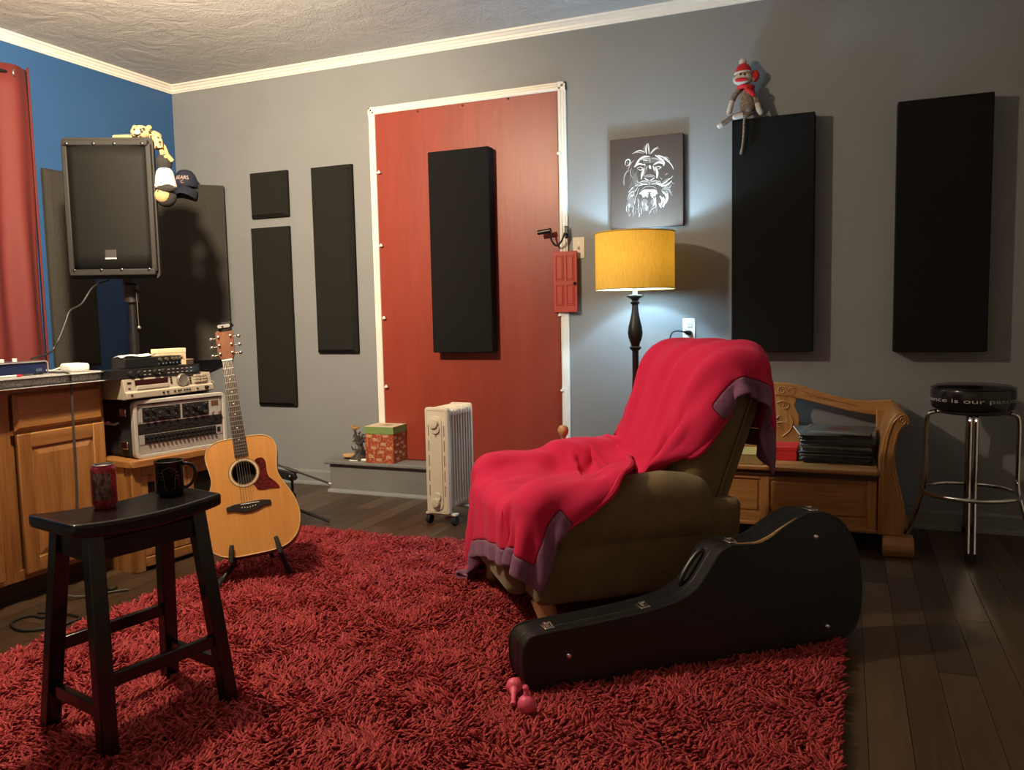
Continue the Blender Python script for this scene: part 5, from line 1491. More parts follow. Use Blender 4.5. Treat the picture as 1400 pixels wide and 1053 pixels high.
# ================================================================== red fleece blanket: cloth settled over the armchair
def settle_blanket():
    rng = np.random.default_rng(4)
    h = 0.0165
    LEN, WID = BL_LEN, BL_WID
    nv, nw = int(LEN / h) + 1, int(WID / h) + 1
    # profile along the chair (x, z), starting behind the back
    prof = np.array([(1.05, 0.66), (1.04, 0.84), (1.015, 0.95), (0.95, 1.05), (0.86, 1.075), (0.765, 1.03), (0.70, 0.85), (0.62, 0.62), (0.56, 0.56), (0.45, 0.55), (0.20, 0.56), (-0.02, 0.56), (-0.075, 0.50), (-0.085, 0.32), (-0.09, 0.08), (-0.10, -0.3)])
    seg = np.hypot(*np.diff(prof, axis=0).T); s = np.concatenate([[0], np.cumsum(seg)])
    v = np.arange(nv) * h; w = np.arange(nw) * h
    V, Wd = np.meshgrid(v, w, indexing='ij')
    # the near edge overhangs the back, is gathered in beside the seat and runs out over the arm in front
    kv = BL_KV; sl = BL_SLACK
    ynear = np.interp(V, kv, BL_NEAR)
    t = Wd / WID
    yg = np.linspace(-0.6, 2.2, 1401); dy = yg[1] - yg[0]
    den_b = np.full_like(yg, 1.24)
    den_s = np.where((yg > 0.19) & (yg < 0.61), 1.50, 1.10)
    gb, gs = np.cumsum(den_b) * dy, np.cumsum(den_s) * dy
    yb = np.interp(np.interp(ynear, yg, gb) + Wd, gb, yg)
    ys = np.interp(np.interp(ynear, yg, gs) + Wd, gs, yg)
    k = np.clip((V - 0.60) / 0.25, 0, 1)
    yy = yb * (1 - k) + ys * k
    sv = BL_S0 + V * sl + BL_SK * (t - 0.3)
    sv = np.clip(sv, 0.0, s[-1])
    X = np.interp(sv, s, prof[:, 0]); Z = np.interp(sv, s, prof[:, 1])
    # lift over the arms
    onarm = (X < 0.66) & (X > -0.2) & ((yy < 0.2) | (yy > 0.6))
    lift = np.where(onarm, np.maximum(Z, 0.62), Z)
    # beyond the sides start lower, already hanging
    over = np.maximum(0, -0.03 - yy) + np.maximum(0, yy - 0.83)
    front = X < 0.68
    Z = np.where(front, lift - over * 0.85, Z - over * 0.8)
    Y = np.where(yy < -0.03, -0.03 + (yy + 0.03) * 0.35, np.where(yy > 0.83, 0.83 + (yy - 0.83) * 0.35, yy))
    Y0 = np.where(front, Y, np.where(yy < 0.04, 0.04 + (yy - 0.04) * .4, np.where(yy > 0.76, 0.76 + (yy - 0.76) * .4, yy)))
    dip = front & (yy > 0.22) & (yy < 0.58) & (X > 0.0)
    Z = np.where(dip, np.minimum(Z, 0.50), Z)
    # soft folds to start from: down the back, and loose ones over the seat and front
    fold = np.sin(2 * PI * (yy + 0.10 * np.sin(V * 5.0)) / 0.115 + 1.5 * np.sin(V * 3.0)) * (0.6 + 0.4 * np.sin(yy * 9 + V * 4))
    kb = np.clip((V - 0.22) / 0.15, 0, 1) * np.clip((0.95 - V) / 0.15, 0, 1)
    X = X - kb * (0.014 + 0.014 * fold)
    fold2 = np.sin(2 * PI * (V + 0.25 * yy) / 0.17 + 2.0 * np.sin(yy * 7)) * np.sin(2 * PI * (yy - 0.3 * V) / 0.31 + 0.8)
    ks = np.clip((V - 0.85) / 0.15, 0, 1)
    Z = Z + ks * (0.012 + 0.016 * fold2)
    kf = np.clip((V - 1.45) / 0.12, 0, 1)
    X = X - kf * (0.012 + 0.014 * np.sin(2 * PI * yy / 0.15 + V * 3))
    P = np.stack([X, Y0, Z], -1) + rng.normal(0, 0.0015, (nv, nw, 3))
    Q = P.copy()
    boxes = [  # centre, half, radius, lean (about y), pivot z
        ((0.42, 0.40, 0.27), (0.40, 0.385, 0.175), 0.03, 0.0),
        ((0.345, 0.0925, 0.400), (0.36, 0.098, 0.130), 0.080, 0.0), ((0.345, 0.7075, 0.400), (0.36, 0.098, 0.130), 0.080, 0.0),
        ((0.50, 0.0925, 0.43), (0.21, 0.098, 0.138), 0.080, 0.0), ((0.50, 0.7075, 0.43), (0.21, 0.098, 0.138), 0.080, 0.0),
        ((0.30, 0.40, 0.34), (0.335, 0.23, 0.12), 0.06, 0.0),
        ((0.015, 0.40, 0.28), (0.055, 0.24, 0.165), 0.04, 0.0),
        ((0.665, 0.40, 0.655), (0.128, 0.335, 0.325), 0.11, BLEAN),
        ((0.77, 0.40, 0.525), (0.045, 0.31, 0.33), 0.04, BLEAN),
    ]

    def collide(P, Q):
        for (c, hf, r, lean) in boxes:
            c = np.array(c); hf = np.array(hf) + 0.008
            L = P - c
            if lean:
                t = math.tan(lean); L = L.copy(); L[..., 0] -= (P[..., 2] - 0.42) * t
            q = np.abs(L) - (hf - r)
            m = np.maximum(q, 0); ln = np.sqrt((m ** 2).sum(-1)) + 1e-12
            mx_ = q.max(-1)
            d = np.where(mx_ > 0, ln, mx_) - r
            hit = d < 0
            if not hit.any(): continue
            g = np.where((mx_ > 0)[..., None], m / ln[..., None], (q == mx_[..., None]).astype(float)) * np.sign(L)
            if lean:
                g = g.copy(); g[..., 2] -= g[..., 0] * t; g /= np.sqrt((g ** 2).sum(-1, keepdims=True)) + 1e-9
            push = np.where(hit, -d, 0)[..., None] * g
            P += push
            # friction: cancel most of the tangential motion of touching points
            near = (d < 0.002)[..., None]
            mv = P - Q; vn = (mv * g).sum(-1, keepdims=True) * g
            Q += np.where(near, (mv - vn) * BL_FR, 0)
        fl = P[..., 2] < 0.03
        P[..., 2] = np.where(fl, 0.03, P[..., 2])

    def con(A, B, rest, k):
        d = B - A; l = np.sqrt((d ** 2).sum(-1, keepdims=True)) + 1e-9
        c = d * ((l - rest) / l * 0.5 * k)
        A += c; B -= c

    dg = h * math.sqrt(2)
    for step in range(BL_STEPS):
        vel = (P - Q) * 0.965
        Q = P.copy()
        P = P + vel; P[..., 2] -= 9.8 / 3600 * 0.5
        for it in range(14):
            for o_ in (0, 1):
                con(P[:, o_:-1:2][:, :P[:, o_ + 1::2].shape[1]], P[:, o_ + 1::2], h, 1.0)
                con(P[o_:-1:2][:P[o_ + 1::2].shape[0]], P[o_ + 1::2], h, 1.0)
            if it % 2 == 0:
                for o_ in (0, 1):
                    A, B = P[o_:-1:2, :-1], P[o_ + 1::2, 1:]; m_ = min(len(A), len(B)); con(A[:m_], B[:m_], dg, 0.35)
                    A, B = P[o_:-1:2, 1:], P[o_ + 1::2, :-1]; m_ = min(len(A), len(B)); con(A[:m_], B[:m_], dg, 0.35)
            if it % 4 == 1:
                for o_ in range(4):
                    A, B = P[o_:-3:4], P[o_ + 3::4]; m_ = min(len(A), len(B))
                    if m_: con(A[:m_], B[:m_], 3 * h, 0.025)
                    A, B = P[:, o_:-3:4], P[:, o_ + 3::4]; m_ = min(A.shape[1], B.shape[1])
                    if m_: con(A[:, :m_], B[:, :m_], 3 * h, 0.025)
            if it % 7 == 6: collide(P, Q)
    # soft creases pressed into the settled cloth
    du = np.gradient(P, axis=0); dv = np.gradient(P, axis=1)
    nr = np.cross(dv, du); nr /= np.sqrt((nr ** 2).sum(-1, keepdims=True)) + 1e-9
    if (nr[nv // 2, nw // 3] @ np.array([0, 0, 1.0])) < 0: nr = -nr
    f1 = np.sin(2 * PI * (Wd + 0.07 * np.sin(V * 4.5 + 1)) / 0.135 + 1.2 * np.sin(V * 2.6)) + 0.5 * np.sin(2 * PI * (Wd - 0.12 * V) / 0.083)
    f2 = np.sin(2 * PI * (0.8 * V + 0.55 * Wd + 0.06 * np.sin(Wd * 9)) / 0.21) * (0.5 + 0.5 * np.sin(2 * PI * (Wd - 0.4 * V) / 0.47)) + 0.45 * np.sin(2 * PI * (V - 0.8 * Wd) / 0.13 + 2 * np.sin(V * 6))
    f3 = np.sin(2 * PI * (Wd + 0.25 * V) / 0.19 + 0.7) + 0.5 * np.sin(2 * PI * Wd / 0.094)
    m1 = np.clip((V - 0.10) / 0.2, 0, 1) * np.clip((0.95 - V) / 0.2, 0, 1)
    m2 = np.clip((V - 0.80) / 0.2, 0, 1) * np.clip((1.60 - V) / 0.2, 0, 1)
    m3 = np.clip((V - 1.40) / 0.2, 0, 1)
    P = P + nr * (0.0075 * m1 * (f1 + 1.0) + 0.007 * m2 * (f2 + 0.8) + 0.006 * m3 * (f3 + 1.0))[..., None]
    return P


BL_LEN, BL_WID, BL_S0, BL_SK, BL_FR, BL_STEPS, BL_SLACK = 1.955, 1.40, 0.06, 0.10, 0.6, 120, 0.90
BL_KV = [0.0, 0.35, 0.60, 0.85, 1.10, 1.30, 1.60, 2.0]
BL_NEAR = [-0.09, -0.06, -0.01, 0.10, 0.08, 0.0, -0.09, -0.07]
PB_ = settle_blanket()
bl = thing('blanket', 'red fleece throw blanket with purple hem draped over the armchair', 'blanket', (CHX, CHY, CHZ), CHA)
nv_, nw_ = PB_.shape[:2]
mred, ntr, bsr = new_mat('red fleece')
bsr.inputs['Base Color'].default_value = (0.60, 0.010, 0.070, 1); bsr.inputs['Roughness'].default_value = 0.95
bsr.inputs['Sheen Weight'].default_value = 0.1; bsr.inputs['Sheen Roughness'].default_value = 0.4; bsr.inputs['Sheen Tint'].default_value = (1, 0.35, 0.4, 1)
bump(ntr, bsr, noise(ntr, coords(ntr), 260, 3, 0.7), 0.35, 0.002)
mpur = mat('dusty purple fleece', (0.19, 0.075, 0.150), 0.95, var=0.15, vscale=60, bscale=220, bstr=0.3, sheen=0.1)
HB = 4
ROLL0, ROLL1 = int(nv_ * 0.31), int(nv_ * 0.85)
idx = lambda i, j: i * nw_ + j
vv = [tuple(p) for p in PB_.reshape(-1, 3)]
inner, hemf = [], []
for i in range(nv_ - 1):
    for j in range(nw_ - 1):
        f_ = (idx(i, j), idx(i, j + 1), idx(i + 1, j + 1), idx(i + 1, j))
        (hemf if (i < HB or (j < HB and not (ROLL0 < i < ROLL1)) or i >= nv_ - 1 - HB or j >= nw_ - 1 - HB) else inner).append(f_)
def sub(fs):
    used = sorted({k for f_ in fs for k in f_}); mp = {k: a for a, k in enumerate(used)}
    b = MB(); b.v = [vv[k] for k in used]; b.f = [tuple(mp[k] for k in f_) for f_ in fs]; b.mi = [0] * len(fs); return b


ed = [Vector(PB_[i, 0]) + Vector((0, 0.004, -0.004)) for i in range(ROLL0 - 2, ROLL1 + 3)]
rr0 = [0.004 + 0.011 * min(1, k / 8, (len(ed) - 1 - k) / 8) * (0.75 + 0.25 * math.sin(k * 0.7)) for k in range(len(ed))]
MB().tube(ed, rr0, 8).build('rolled_edge', mred, bl)
sub(inner).build('fleece', mred, bl, angle=180, solid=0.007, subsurf=1)
sub(hemf).build('hem', mpur, bl, angle=180, solid=0.011, subsurf=1)
# ================================================================== guitar case lying on its edge against the armchair
gc = thing('guitar_case', 'black hard shell guitar case lying on its side on the rug', 'guitar case', (3.619, -2.430, 0.018), R(40.05))
OUT = [(-0.020, 0.05), (-0.022, 0.125), (-0.010, 0.155), (0.031, 0.172), (0.218, 0.182), (0.374, 0.194), (0.490, 0.212), (0.560, 0.244), (0.606, 0.295), (0.645, 0.345), (0.690, 0.366), (0.740, 0.364), (0.790, 0.362), (0.840, 0.378), (0.889, 0.404), (0.967, 0.438), (1.010, 0.442), (1.058, 0.436), (1.125, 0.392), (1.172, 0.300), (1.186, 0.200), (1.180, 0.110), (1.155, 0.045), (1.110, 0.012), (1.050, 0.002), (0.40, 0.0), (0.05, 0.0), (0.0, 0.012)]
OS = sm2(OUT, 3, True)
TL = R(4)
TM = Matrix.Rotation(-TL, 4, 'X')
sh_ = MB(TM); sh_.prism(OS, 0.0, 0.052, 'y'); sh_.build('lid', M['leatherette'], gc, bevel=0.012, seg=3, angle=50)
sh_ = MB(TM); sh_.prism(OS, 0.055, 0.135, 'y'); sh_.build('shell', M['leatherette'], gc, bevel=0.012, seg=3, angle=50)
IN = [(a * 0.985 + 0.008, b * 0.97 + 0.005) for a, b in OS]
sh_ = MB(TM); sh_.prism(IN, 0.050, 0.057, 'y'); sh_.build('seam', M['rubber'], gc, smooth=False)
MB(TM).tube([(a, 0.003, b) for a, b in OS], 0.0045, 6, closed=True).build('edge_piping', M['black_plastic'], gc)
MB(TM).tube([(a, 0.132, b) for a, b in OS], 0.0045, 6, closed=True).build('edge_piping', M['black_plastic'], gc)
worn = [p for p in OS if 0.700 < p[0] < 0.965 and p[1] > 0.3]
MB(TM).tube([(a, 0.006, b + 0.0035) for a, b in worn], [0.0015 + 0.005 * math.sin(PI * k / (len(worn) - 1)) for k in range(len(worn))], 6).build('worn_edge', mat('worn tan edge', (0.34, 0.20, 0.09), 0.7), gc)
def top_at(s):
    best = [p for p in zip(OS, OS[1:]) if min(p[0][0], p[1][0]) <= s <= max(p[0][0], p[1][0]) and (p[0][1] + p[1][1]) / 2 > 0.1]
    (a, b), (c, d) = best[0]; t = (s - a) / (c - a + 1e-9)
    return b + (d - b) * t, math.atan2(d - b, c - a)


for s_ in (0.075, 0.395, 0.715, 1.03):
    z, an = top_at(s_)
    mt_ = TM @ Matrix.Translation((s_, 0.054, z)) @ Matrix.Rotation(-an, 4, 'Y')
    lt = MB(mt_); lt.box(-0.016, 0.016, -0.026, 0.024, 0.0, 0.005); lt = lt.build('latch', M['nickel'], gc, bevel=0.002)
    m = MB(mt_); m.tube([(-0.012, -0.022, 0.006), (-0.012, 0.008, 0.011), (0.012, 0.008, 0.011), (0.012, -0.022, 0.006)], 0.0025, 6); m.build('latch_bail', M['chrome'], lt)
    m = MB(mt_); m.box(-0.007, 0.007, 0.002, 0.020, 0.004, 0.012); m.build('latch_tongue', M['chrome'], lt, bevel=0.002)
z, an = top_at(0.595)
mt_ = TM @ Matrix.Translation((0.600, 0.085, z)) @ Matrix.Rotation(-an, 4, 'Y')
hn = MB(mt_); hn.tube(smooth_path([(-0.070, 0, 0.0), (-0.065, 0, 0.016), (-0.03, 0, 0.026), (0.03, 0, 0.026), (0.065, 0, 0.016), (0.070, 0, 0.0)], 4), 0.008, 8); hn = hn.build('handle', M['leatherette'], gc)
for x in (-0.070, 0.070):
    m = MB(mt_); m.cbox((x, 0, 0.002), (0.022, 0.024, 0.008)); m.build('handle_mount', M['nickel'], hn)
z, an = top_at(0.20)
m = MB(TM @ Matrix.Translation((0.20, 0.054, z)) @ Matrix.Rotation(-an, 4, 'Y')); m.box(-0.030, 0.030, -0.002, 0.002, 0, 0.002); m.build('seam_hinge', M['steel'], gc, smooth=False)
std = None
for (s_, z) in ((0.118, 0.100), (1.005, 0.365), (1.040, 0.062)):
    m = MB(TM @ Matrix.Translation((s_, 0.0, z)) @ Matrix.Rotation(PI / 2, 4, 'X')); m.lathe([(0.010, 0), (0.010, 0.004), (0.006, 0.010), (0.0, 0.011)], 14); m.build('foot_stud', M['chrome'], gc)

# ================================================================== pink rubber dog toys
ty_ = mat
p = at_z(703, 938, 0.05)
t1 = thing('dog_toy', 'pink rubber ball toy with a long stem lying by case', 'dog toy', (p.x, p.y, 0.026))
d_ = (at_z(701, 966, 0.03) - at_z(703, 936, 0.045)); d_.z = 0; d_.normalize()
MB().ball((0, 0, 0.024), 0.024, 16, 10).build('ball', M['pink_rubber'], t1)
MB().tube([d_ * 0.010 + Vector((0, 0, 0.022)), d_ * 0.035 + Vector((0, 0, 0.014)), d_ * 0.062 + Vector((0, 0, 0.010)), d_ * 0.078 + Vector((0, 0, 0.010)), d_ * 0.086 + Vector((0, 0, 0.010))], [0.018, 0.008, 0.0065, 0.009, 0.006], 12).build('stem', M['pink_rubber'], t1)
p = at_z(720, 964, 0.05)
t2 = thing('dog_toy', 'pink rubber ball toy with a short nub touching the case', 'dog toy', (p.x, p.y, 0.026))
MB().ball((0, 0, 0.026), 0.026, 16, 10).build('ball', M['pink_rubber'], t2)
MB().tube([(0, 0, 0.040), (-0.004, 0.006, 0.062), (-0.005, 0.008, 0.070), (-0.005, 0.008, 0.076)], [0.012, 0.006, 0.009, 0.005], 12).build('nub', M['pink_rubber'], t2)

# ================================================================== carved oak storage bench
BX, BSZ = 4.105, 0.385
be = thing('storage_bench', 'carved golden oak storage bench with scrolled arms', 'bench', (BX, 0, 0))
MB().box(-0.50, 0.50, -0.565, -0.10, 0.362, BSZ).build('seat', M['bench_oak'], be, bevel=0.007, seg=3)
MB().box(-0.495, 0.495, -0.545, -0.11, 0.335, 0.362).build('seat_moulding', mat('dark oak moulding', (0.06, 0.026, 0.008), 0.5), be, bevel=0.004)
MB().box(-0.495, 0.495, -0.525, -0.12, 0.105, 0.335).build('chest', M['bench_oak'], be, smooth=False)
for x0, x1 in ((-0.495, -0.455), (-0.020, 0.020), (0.455, 0.495)):
    MB().box(x0, x1, -0.535, -0.522, 0.105, 0.335).build('stile', M['bench_oak_v'], be, bevel=0.003)
for z0, z1 in ((0.105, 0.150), (0.315, 0.335)):
    for x0, x1 in ((-0.455, -0.020), (0.020, 0.455)):
        MB().box(x0, x1, -0.534, -0.522, z0, z1).build('rail', M['bench_oak'], be, bevel=0.003)
for x0, x1 in ((-0.455, -0.020), (0.020, 0.455)):
    MB().box(x0 + 0.012, x1 - 0.012, -0.530, -0.522, 0.160, 0.306).build('front_panel', M['bench_oak'], be, bevel=0.005)
MB().box(-0.500, 0.500, -0.548, -0.53, 0.088, 0.108).build('base_moulding', M['bench_oak'], be, bevel=0.006)
armp = [(0.500, 0.088), (0.500, 0.38), (0.508, 0.48), (0.528, 0.575), (0.556, 0.640), (0.580, 0.656), (0.606, 0.648), (0.624, 0.626), (0.622, 0.604), (0.606, 0.594), (0.590, 0.580), (0.578, 0.545), (0.568, 0.48), (0.572, 0.40), (0.592, 0.31), (0.610, 0.22), (0.614, 0.15), (0.606, 0.088)]
ars = sm2(armp, 3)
for s_ in (-1, 1):
    a_ = MB(); a_.prism([(s_ * a, b) for a, b in ars], -0.550, -0.075, 'y'); a_ = a_.build('arm', M['bench_oak_v'], be, bevel=0.006, angle=50)
    # scroll carving on the arm front
    sp_ = []
    for k in range(26):
        t = k / 25; r_ = 0.030 * (1 - t) + 0.004; an = t * 4.2 * PI
        sp_.append((s_ * (0.594 + r_ * math.cos(an) * .7), -0.552, 0.622 + r_ * math.sin(an) * .8))
    MB().tube(sp_, 0.0035, 6).build('arm_scroll', M['bench_oak_v'], a_)
    edge = [(s_ * (0.500 + 0.012 + 0.0), z) for z in ()]
    MB().tube(smooth_path([(s_ * 0.520, -0.553, 0.10), (s_ * 0.518, -0.553, 0.38), (s_ * 0.528, -0.553, 0.50), (s_ * 0.552, -0.553, 0.60), (s_ * 0.572, -0.553, 0.63)], 5), 0.004, 6).build('arm_bead', M['bench_oak_v'], a_)
    MB().tube(smooth_path([(s_ * 0.590, -0.553, 0.10), (s_ * 0.590, -0.553, 0.24), (s_ * 0.560, -0.553, 0.38), (s_ * 0.558, -0.553, 0.48), (s_ * 0.575, -0.553, 0.57)], 5), 0.004, 6).build('arm_bead', M['bench_oak_v'], a_)
    for y0, y1 in ((-0.605, -0.490), (-0.20, -0.085)):
        ft_ = MB(); ft_.prism([(y0 + 0.012, 0.0), (y0 - 0.004, 0.03), (y0 + 0.0, 0.062), (y0 + 0.025, 0.088), (y1, 0.088), (y1, 0.03), (y1 - 0.015, 0.0)], s_ * 0.520, s_ * 0.650, 'x'); ft_.build('foot', M['bench_oak'], be, bevel=0.010, seg=3)
# back: crest rail, medallion, posts, lower rail
crest = [(0.0, 0.748), (0.07, 0.745), (0.13, 0.735), (0.21, 0.710), (0.29, 0.686), (0.37, 0.668), (0.45, 0.660), (0.52, 0.664), (0.575, 0.668)]
under = [(0.575, 0.590), (0.52, 0.587), (0.45, 0.592), (0.37, 0.606), (0.29, 0.626), (0.21, 0.645), (0.13, 0.664), (0.07, 0.675), (0.0, 0.680)]
cs, us = sm2(crest, 4), sm2(under, 4)
poly = cs + us
poly = poly + [(-a, b) for a, b in poly[::-1]][1:-1]
cr_ = MB(); cr_.prism(poly, -0.100, -0.070, 'y'); cr_ = cr_.build('crest_rail', M['bench_oak'], be, bevel=0.006, angle=50)
med = sm2([(0.0, 0.685), (0.115, 0.668), (0.108, 0.630), (0.120, 0.600), (0.135, 0.560), (0.128, 0.50), (0.132, 0.42), (0.0, 0.42)], 3)
med = med + [(-a, b) for a, b in med[::-1]][1:-1]
me_ = MB(); me_.prism(med, -0.094, -0.076, 'y'); me_ = me_.build('medallion', M['bench_oak_v'], be, bevel=0.004, angle=50)
for s_ in (-1, 1):
    x0, x1 = sorted((s_ * 0.500, s_ * 0.575))
    MB().box(x0, x1, -0.105, -0.065, 0.088, 0.62).build('back_post', M['bench_oak_v'], be, bevel=0.004)
    for ox, sz, ph in ((0.045, 0.022, 0), (0.095, 0.019, 1.2)):
        pts = []
        for k in range(22):
            t = k / 21; r_ = sz * (1 - t) + 0.003; an = t * 3.6 * PI + ph
            pts.append((s_ * (ox + r_ * math.cos(an)), -0.102, 0.712 - ox * 0.10 + r_ * math.sin(an) * .9))
        MB().tube(pts, 0.0035, 6).build('carved_scroll', M['bench_oak'], cr_)
    MB().tube(smooth_path([(s_ * 0.12, -0.102, 0.722), (s_ * 0.20, -0.102, 0.690), (s_ * 0.30, -0.102, 0.662), (s_ * 0.40, -0.102, 0.640)], 4), 0.004, 6).build('carved_bead', M['bench_oak'], cr_)
    for k in range(5):
        x = 0.15 + 0.032 * k; z = 0.690 - 0.19 * (x - 0.15)
        MB(Matrix.Translation((s_ * x, -0.101, z)) @ Matrix.Rotation(s_ * R(35), 4, 'Y')).ball((0, 0, 0), (0.018, 0.004, 0.006), 8, 6).build('carved_leaf', M['bench_oak'], cr_)
MB().box(-0.50, 0.50, -0.100, -0.070, 0.385, 0.435).build('lower_rail', M['bench_oak'], be, bevel=0.003)
for k in range(14):
    an = R(-100 + 200 * k / 13)
    ln_ = 0.055 + 0.02 * (k % 2)
    MB().tube(smooth_path([(-0.012, -0.096, 0.520), (-0.012 + 0.6 * ln_ * math.sin(an), -0.098, 0.520 + 0.6 * ln_ * math.cos(an)), (-0.012 + ln_ * math.sin(an * 1.12), -0.096, 0.520 + ln_ * math.cos(an * 1.12))], 3), [0.004] * 3 + [0.005] * 2 + [0.002] * 2, 6).build('carved_flower', M['bench_oak'], me_)
MB().tube(smooth_path([(0.02, -0.096, 0.640), (0.05, -0.096, 0.650), (0.08, -0.096, 0.635), (0.072, -0.096, 0.612), (0.050, -0.096, 0.615), (0.055, -0.096, 0.630)], 4), 0.004, 6).build('carved_leaf', M['bench_oak_v'], me_)
MB().tube(smooth_path([(0.05, -0.096, 0.46), (0.09, -0.096, 0.50), (0.10, -0.096, 0.55), (0.085, -0.096, 0.58)], 4), 0.004, 6).build('carved_leaf', M['bench_oak_v'], me_)

# ---- record stack, red box and yellow pad on the bench
rr_ = random.Random(11)
p0 = at_z(1094, 632, BSZ); p1 = at_z(1192, 637, BSZ)
rcx, rcy = (p0.x + p1.x) / 2, (p0.y + p1.y) / 2 + 0.155
z = BSZ
tone = [(0.030, 0.034, 0.032), (0.016, 0.016, 0.016), (0.055, 0.060, 0.055), (0.012, 0.012, 0.013), (0.038, 0.040, 0.036), (0.085, 0.088, 0.080), (0.022, 0.024, 0.026)]
sm_ = [mat('record sleeve %d' % k, c, 0.35, var=0.35, vscale=25) for k, c in enumerate(tone)]
inner_m = M['paper']
NREC = 24
for k in range(NREC):
    th = rr_.choice((0.0045, 0.0055, 0.0065, 0.009)) if k < NREC - 1 else 0.004
    a = rr_.uniform(-2.5, 2.5); dx, dy = rr_.uniform(-.006, .008), rr_.uniform(-.006, .006)
    tilt = 0
    if k == NREC - 2: a, dx = 9, -0.030
    if k == NREC - 1: a, dx = -7, 0.012
    t = thing('record', 'dark vinyl record sleeve in the stack on the bench', 'record', (rcx + dx, rcy + dy, z), R(a), 'record sleeves stacked on the bench')
    if k == NREC - 2: t['label'] = 'pale record sleeve sticking out askew just under the topmost one'; del t['group']
    if k == 0: t['label'] = 'bottom record sleeve of the stack lying on the bench seat'; del t['group']
    if k == NREC - 1: t['label'] = 'topmost record sleeve of the stack with a printed cover'; del t['group']
    MB().box(-0.157, 0.157, -0.157, 0.157, 0.0003, th - 0.0003).build('sleeve', sm_[rr_.randrange(7)] if k < NREC - 2 else sm_[5], t, bevel=0.001, seg=1)
    MB().box(-0.1585, -0.10, -0.150, 0.150, th * .35, th * .65).build('inner_sleeve', inner_m, t, smooth=False)
    if k == NREC - 1:
        MB().box(-0.06, 0.05, -0.02, 0.07, th - 0.0003, th).build('cover_print', mat('red print on cover', (0.13, 0.03, 0.02), 0.4), t, smooth=False)
        MB().box(-0.12, 0.10, -0.11, -0.105, th - 0.0003, th).build('cover_line', M['paper'], t, smooth=False)
    z += th
rb_ = at_z(1073, 630, BSZ)
rx = thing('red_box', 'small bright red cardboard box on the bench beside records', 'box', (rb_.x, rb_.y + 0.08, BSZ), R(-2))
mr_ = mat('bright red card', (0.52, 0.015, 0.020), 0.5)
MB().box(-0.052, 0.058, -0.08, 0.08, 0, 0.062).build('box', mr_, rx, bevel=0.003)
MB().box(-0.054, 0.060, -0.082, 0.082, 0.048, 0.070).build('lid', mr_, rx, bevel=0.003)
yb = at_z(1018, 634, BSZ)
yp = thing('notepad', 'yellowish paper pad on the bench behind the blanket tail', 'notepad', (yb.x - 0.01, yb.y + 0.10, BSZ), R(4))
MB().box(-0.09, 0.09, -0.11, 0.11, 0, 0.045).build('pages', mat('aged paper', (0.34, 0.25, 0.09), 0.7, var=0.2, vscale=80), yp, bevel=0.002)
MB().box(-0.091, 0.091, -0.111, 0.111, 0.045, 0.049).build('cover', mat('mustard card', (0.38, 0.27, 0.07), 0.6), yp, bevel=0.001)

# ================================================================== chrome bar stool with printed vinyl seat
bs = thing('bar_stool', 'chrome bar stool with a black vinyl seat and printed lettering', 'stool', (5.006, -0.300, 0))
STZ = 0.768
MB().lathe([(0.0, STZ - 0.115), (0.150, STZ - 0.115), (0.168, STZ - 0.108), (0.175, STZ - 0.085), (0.176, STZ - 0.03), (0.170, STZ - 0.012), (0.155, STZ - 0.003), (0.0, STZ)], 44).build('seat', M['vinyl_black'], bs)
MB().tube([(0.172 * math.cos(a), 0.172 * math.sin(a), STZ - 0.014) for a in [2 * PI * k / 44 for k in range(44)]], 0.004, 6, closed=True).build('seat_piping', M['vinyl_black'], bs)
vs, fs = text_verts('performance is our passion', 0.030)
wx = max(v[0] for v in vs)
# letters are stretched wide, as in extended type
ca = math.atan2(CAM.y + 0.30, CAM.x - 5.006)
def wrap(a, b):
    u = a * 1.98
    an = ca + (u - wx * 1.98 + 0.237) / 0.1765
    return (0.1768 * math.cos(an), 0.1768 * math.sin(an), STZ - 0.072 + b * 0.90)


MB().add([wrap(a, b) for a, b in vs], fs).build('lettering', mat('grey white print', (0.36, 0.36, 0.34), 0.5), bs, smooth=False)['kind'] = 'stuff'
MB().lathe([(0.0, STZ - 0.132), (0.14, STZ - 0.132), (0.148, STZ - 0.126), (0.148, STZ - 0.115)], 30).build('swivel_plate', M['black_metal'], bs)
la = [ca + R(2) + k * PI / 2 for k in range(4)]
for a in la:
    c_, s_ = math.cos(a), math.sin(a)
    tx, ty2 = -s_ * 0.012, c_ * 0.012
    for q in (-1, 1):
        ox, oy = tx * q, ty2 * q
        pts = smooth_path([(0.11 * c_ + ox, 0.11 * s_ + oy, STZ - 0.128), (0.165 * c_ + ox, 0.165 * s_ + oy, STZ - 0.135), (0.186 * c_ + ox, 0.186 * s_ + oy, STZ - 0.165), (0.188 * c_ + ox, 0.188 * s_ + oy, 0.45), (0.190 * c_ + ox, 0.190 * s_ + oy, 0.30),
                           (0.205 * c_ + ox, 0.205 * s_ + oy, 0.225), (0.262 * c_ + ox, 0.262 * s_ + oy, 0.020)], 5)
        MB().tube(pts, 0.0095, 8).build('leg', M['chrome'], bs)
    MB().tube([(0.258 * c_, 0.258 * s_, 0.036), (0.264 * c_, 0.264 * s_, 0.0)], 0.023, 10).build('rubber_foot', M['rubber'], bs)
MB().tube([(0.205 * math.cos(a), 0.205 * math.sin(a), 0.262) for a in [2 * PI * k / 48 for k in range(48)]], 0.0105, 10, closed=True).build('foot_ring', M['chrome'], bs)

# ================================================================== sock monkey on the acoustic panel
YM = -0.075
def mk_(px, py, y=YM):
    p = at_y(px, py, y); return p


